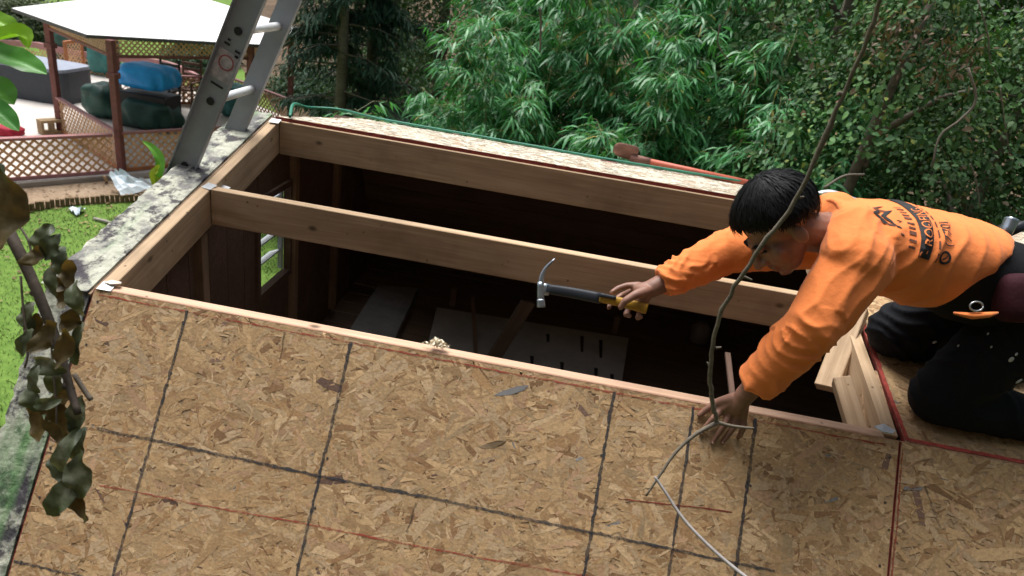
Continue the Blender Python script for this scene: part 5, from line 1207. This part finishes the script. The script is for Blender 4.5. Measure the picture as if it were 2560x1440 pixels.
# --- trousers, belt, boots
tm_ = MB(); ellipsoid(tm_, PV+V((.035, 0, -.015)), (LAT, BK, AXS), (.168, .125, .165)); chain(tm_, [LH+V((.01, -.01, .0)), LK+V((.0, 0, .012)), LA], [.118, .086, .060], 24); chain(tm_, [RH, RK+V((0, 0, .01)), RA], [.115, .086, .060], 24)
sphere_caps(tm_, LK, .080, LK+V((.09, 0, .002)), .082); sphere_caps(tm_, (LH+RH)/2, .115, PV, .12)
tme = fuse(tm_, .008, 6, 'trousers'); co = get_co(tme); no = get_no(tme); n1, n3 = nz(9), nz(5, 3)
set_co(tme, co+no*(.006*n3+.010*(ridge((co[:, 2]/.055+co[:, 0]/.09+1.6*n1)*math.pi)-.35)*np.clip(.5+n3, 0, 1))[:, None])
under(link('trousers', tme, MT['black_cloth']), person)
m = MB(); loft(m, [(S(.10, -.012), LAT, BK, .168, .120, .04, 1.0), (S(.22, -.010), LAT, BK, .160, .114, .06, 1.1), (S(.36, -.002), LAT, BK, .154, .106, .04, 1.15), (S(.52, 0), LAT, BK, .154, .108, 0, 1.12)]); belt = m.build('tool_belt', m_cloth('black_webbing', (.009, .009, .011)), None, True); under(belt, person)
q = atT(2441, 766, 1.78); m = MB(); m.tube([q+CAM_R*.017*math.cos(t)+CAM_U*.012*math.sin(t) for t in np.linspace(0, 2*math.pi, 20)], .0024, 6); m.build('buckle_ring', MT['steel'], belt, True)
m = MB(); ellipsoid(m, atT(2545, 745, 1.82), (CAM_R, CAM_U, CAM_F), (.055, .065, .05), sq=.6); m.build('pouch', m_cloth('maroon_pouch', (.045, .012, .018)), belt, True)
m = MB(); loft(m, [(atT(2385, 783, 1.79), CAM_R, CAM_U, .002, .004, 0, 1), (atT(2430, 790, 1.79), CAM_F, CAM_U, .012, .0085, 0, 1), (atT(2470, 787, 1.79), CAM_F, CAM_U, .012, .0075, 0, 1), (atT(2493, 782, 1.79), CAM_F, CAM_U, .006, .003, 0, 1)], 16); under(m.build('shirt_tail', MT['orange'], None, True), person)
for a_, s in ((LA, 1), (RA, -1)):
    m = MB(); chain(m, [a_+V((-.02, 0, 0)), a_+V((.06, 0, .0))], [.052, .050]); chain(m, [a_+V((.07, 0, .03)), a_+V((.075, 0, -.02)), a_+V((.03, 0, -.035))], [.042, .045, .03]); under(link('boot', fuse(m, .008, 3, 'boot'), MT['black']), person)
# paint flecks on the trousers
MT['fleck'] = m_plain('pale_fleck', (.5, .52, .56), .7)
TB_ = BVHTree.FromPolygons([tuple(q_) for q_ in get_co(tme)], [tuple(p_.vertices) for p_ in tme.polygons])
for (px, py, s) in ((2336, 853, .008), (2528, 897, .009), (2478, 868, .004), (2472, 835, .004), (2398, 866, .004), (2540, 885, .005), (2545, 950, .01)):
    d = nrm(ray(px, py)); h = TB_.ray_cast(Vector(CAM_C), Vector(d), 4)
    if h[0] is not None:
        nn_ = V(h[1]); nn_ = nn_ if nn_ @ d < 0 else -nn_; e1 = nrm(np.cross(nn_, (.3, .2, 1))); e2 = np.cross(nn_, e1); c = V(h[0])+nn_*.004
        m = MB(); ellipsoid(m, c, (e1, e2, nn_), (s*.6, s, .002), 10, 6); under(m.build('paint_fleck', MT['fleck'], None, True), person)

# ------------------------------------------------------------------ hammers
hm = empty('claw_hammer', tuple(atT(1614, 772, 2.085)), 'claw hammer with dark shaft and yellow grip held over the opening', 'hammer')
MT['yellow'] = m_plain('yellow_grip', (.36, .20, .02), .5, var=.25, scale=30); MT['shaft'] = m_plain('dark_blue_black_rubber', (.022, .027, .035), .55); MT['chrome'] = m_plain('worn_chrome', (.38, .43, .49), .3, .85, .12, 30)
def flat_bar(name, pts, wa, wb, mat, parent, th):
    c = [V(q) for q in pts]; m = MB(); n = len(c); ring = 10
    for i in range(n):
        d = nrm(c[min(i+1, n-1)]-c[max(i-1, 0)]); dep = nrm(CAM_F-d*(CAM_F @ d)); s = np.cross(d, dep); w_ = wa+(wb-wa)*i/(n-1)
        for j in range(ring): t = 2*math.pi*j/ring; m.v.append(tuple(c[i]+s*w_*.5*math.copysign(abs(math.cos(t))**.6, math.cos(t))+dep*th*.5*math.copysign(abs(math.sin(t))**.6, math.sin(t)))); m.c.append((1, 1, 1))
    for i in range(n-1):
        for j in range(ring): m.f.append((i*ring+j, i*ring+(j+1) % ring, (i+1)*ring+(j+1) % ring, (i+1)*ring+j))
    m.f += [tuple(range(ring))[::-1], tuple((n-1)*ring+j for j in range(ring))]
    return under(m.build(name, MT[mat], None, True), parent)
TH = 2.10
for dz in (-.007, .007):
    flat_bar('claw', [q+CAM_F*dz for q in spline([atT(1352, 715, TH), atT(1355, 690, TH), atT(1366, 668, TH), atT(1387, 647, TH)], 10)], .019, .005, 'chrome', hm, .011)
flat_bar('head', spline([atT(1351, 705, TH), atT(1351, 730, TH), atT(1352, 750, TH)], 6), .019, .022, 'chrome', hm, .026)
flat_bar('face', [atT(1352, 748, TH), atT(1352, 752, TH), atT(1353, 765, TH), atT(1353, 768, TH)], .024, .027, 'chrome', hm, .028)
flat_bar('cheek', [atT(1348, 721, TH), atT(1374, 725, TH)], .040, .036, 'chrome', hm, .022)
flat_bar('shaft', spline([atT(1366, 722, TH), atT(1430, 732, TH), atT(1502, 746, TH-.005)], 10), .030, .034, 'shaft', hm, .024)
flat_bar('grip', spline([atT(1498, 745, TH-.005), atT(1540, 753, TH-.008), atT(1590, 765, TH-.012), atT(1617, 772, TH-.015)], 12), .026, .033, 'yellow', hm, .028)
flat_bar('grip_inlay', spline([atT(1500, 737, TH-.02), atT(1540, 745, TH-.024)], 6), .012, .010, 'shaft', hm, .012)
h2 = empty('claw_hammer', tuple(atT(2530, 575, 2.0)), 'bright steel hammer head hanging at the far hip of the worker', 'hammer')
flat_bar('head', [atT(2508, 590, 2.02), atT(2518, 572, 2.02), atT(2528, 552, 2.02), atT(2530, 547, 2.02)], .030, .034, 'chrome', h2, .035)
flat_bar('shaft', [atT(2520, 580, 2.04), atT(2552, 566, 2.05), atT(2600, 560, 2.06)], .03, .03, 'shaft', h2, .028)
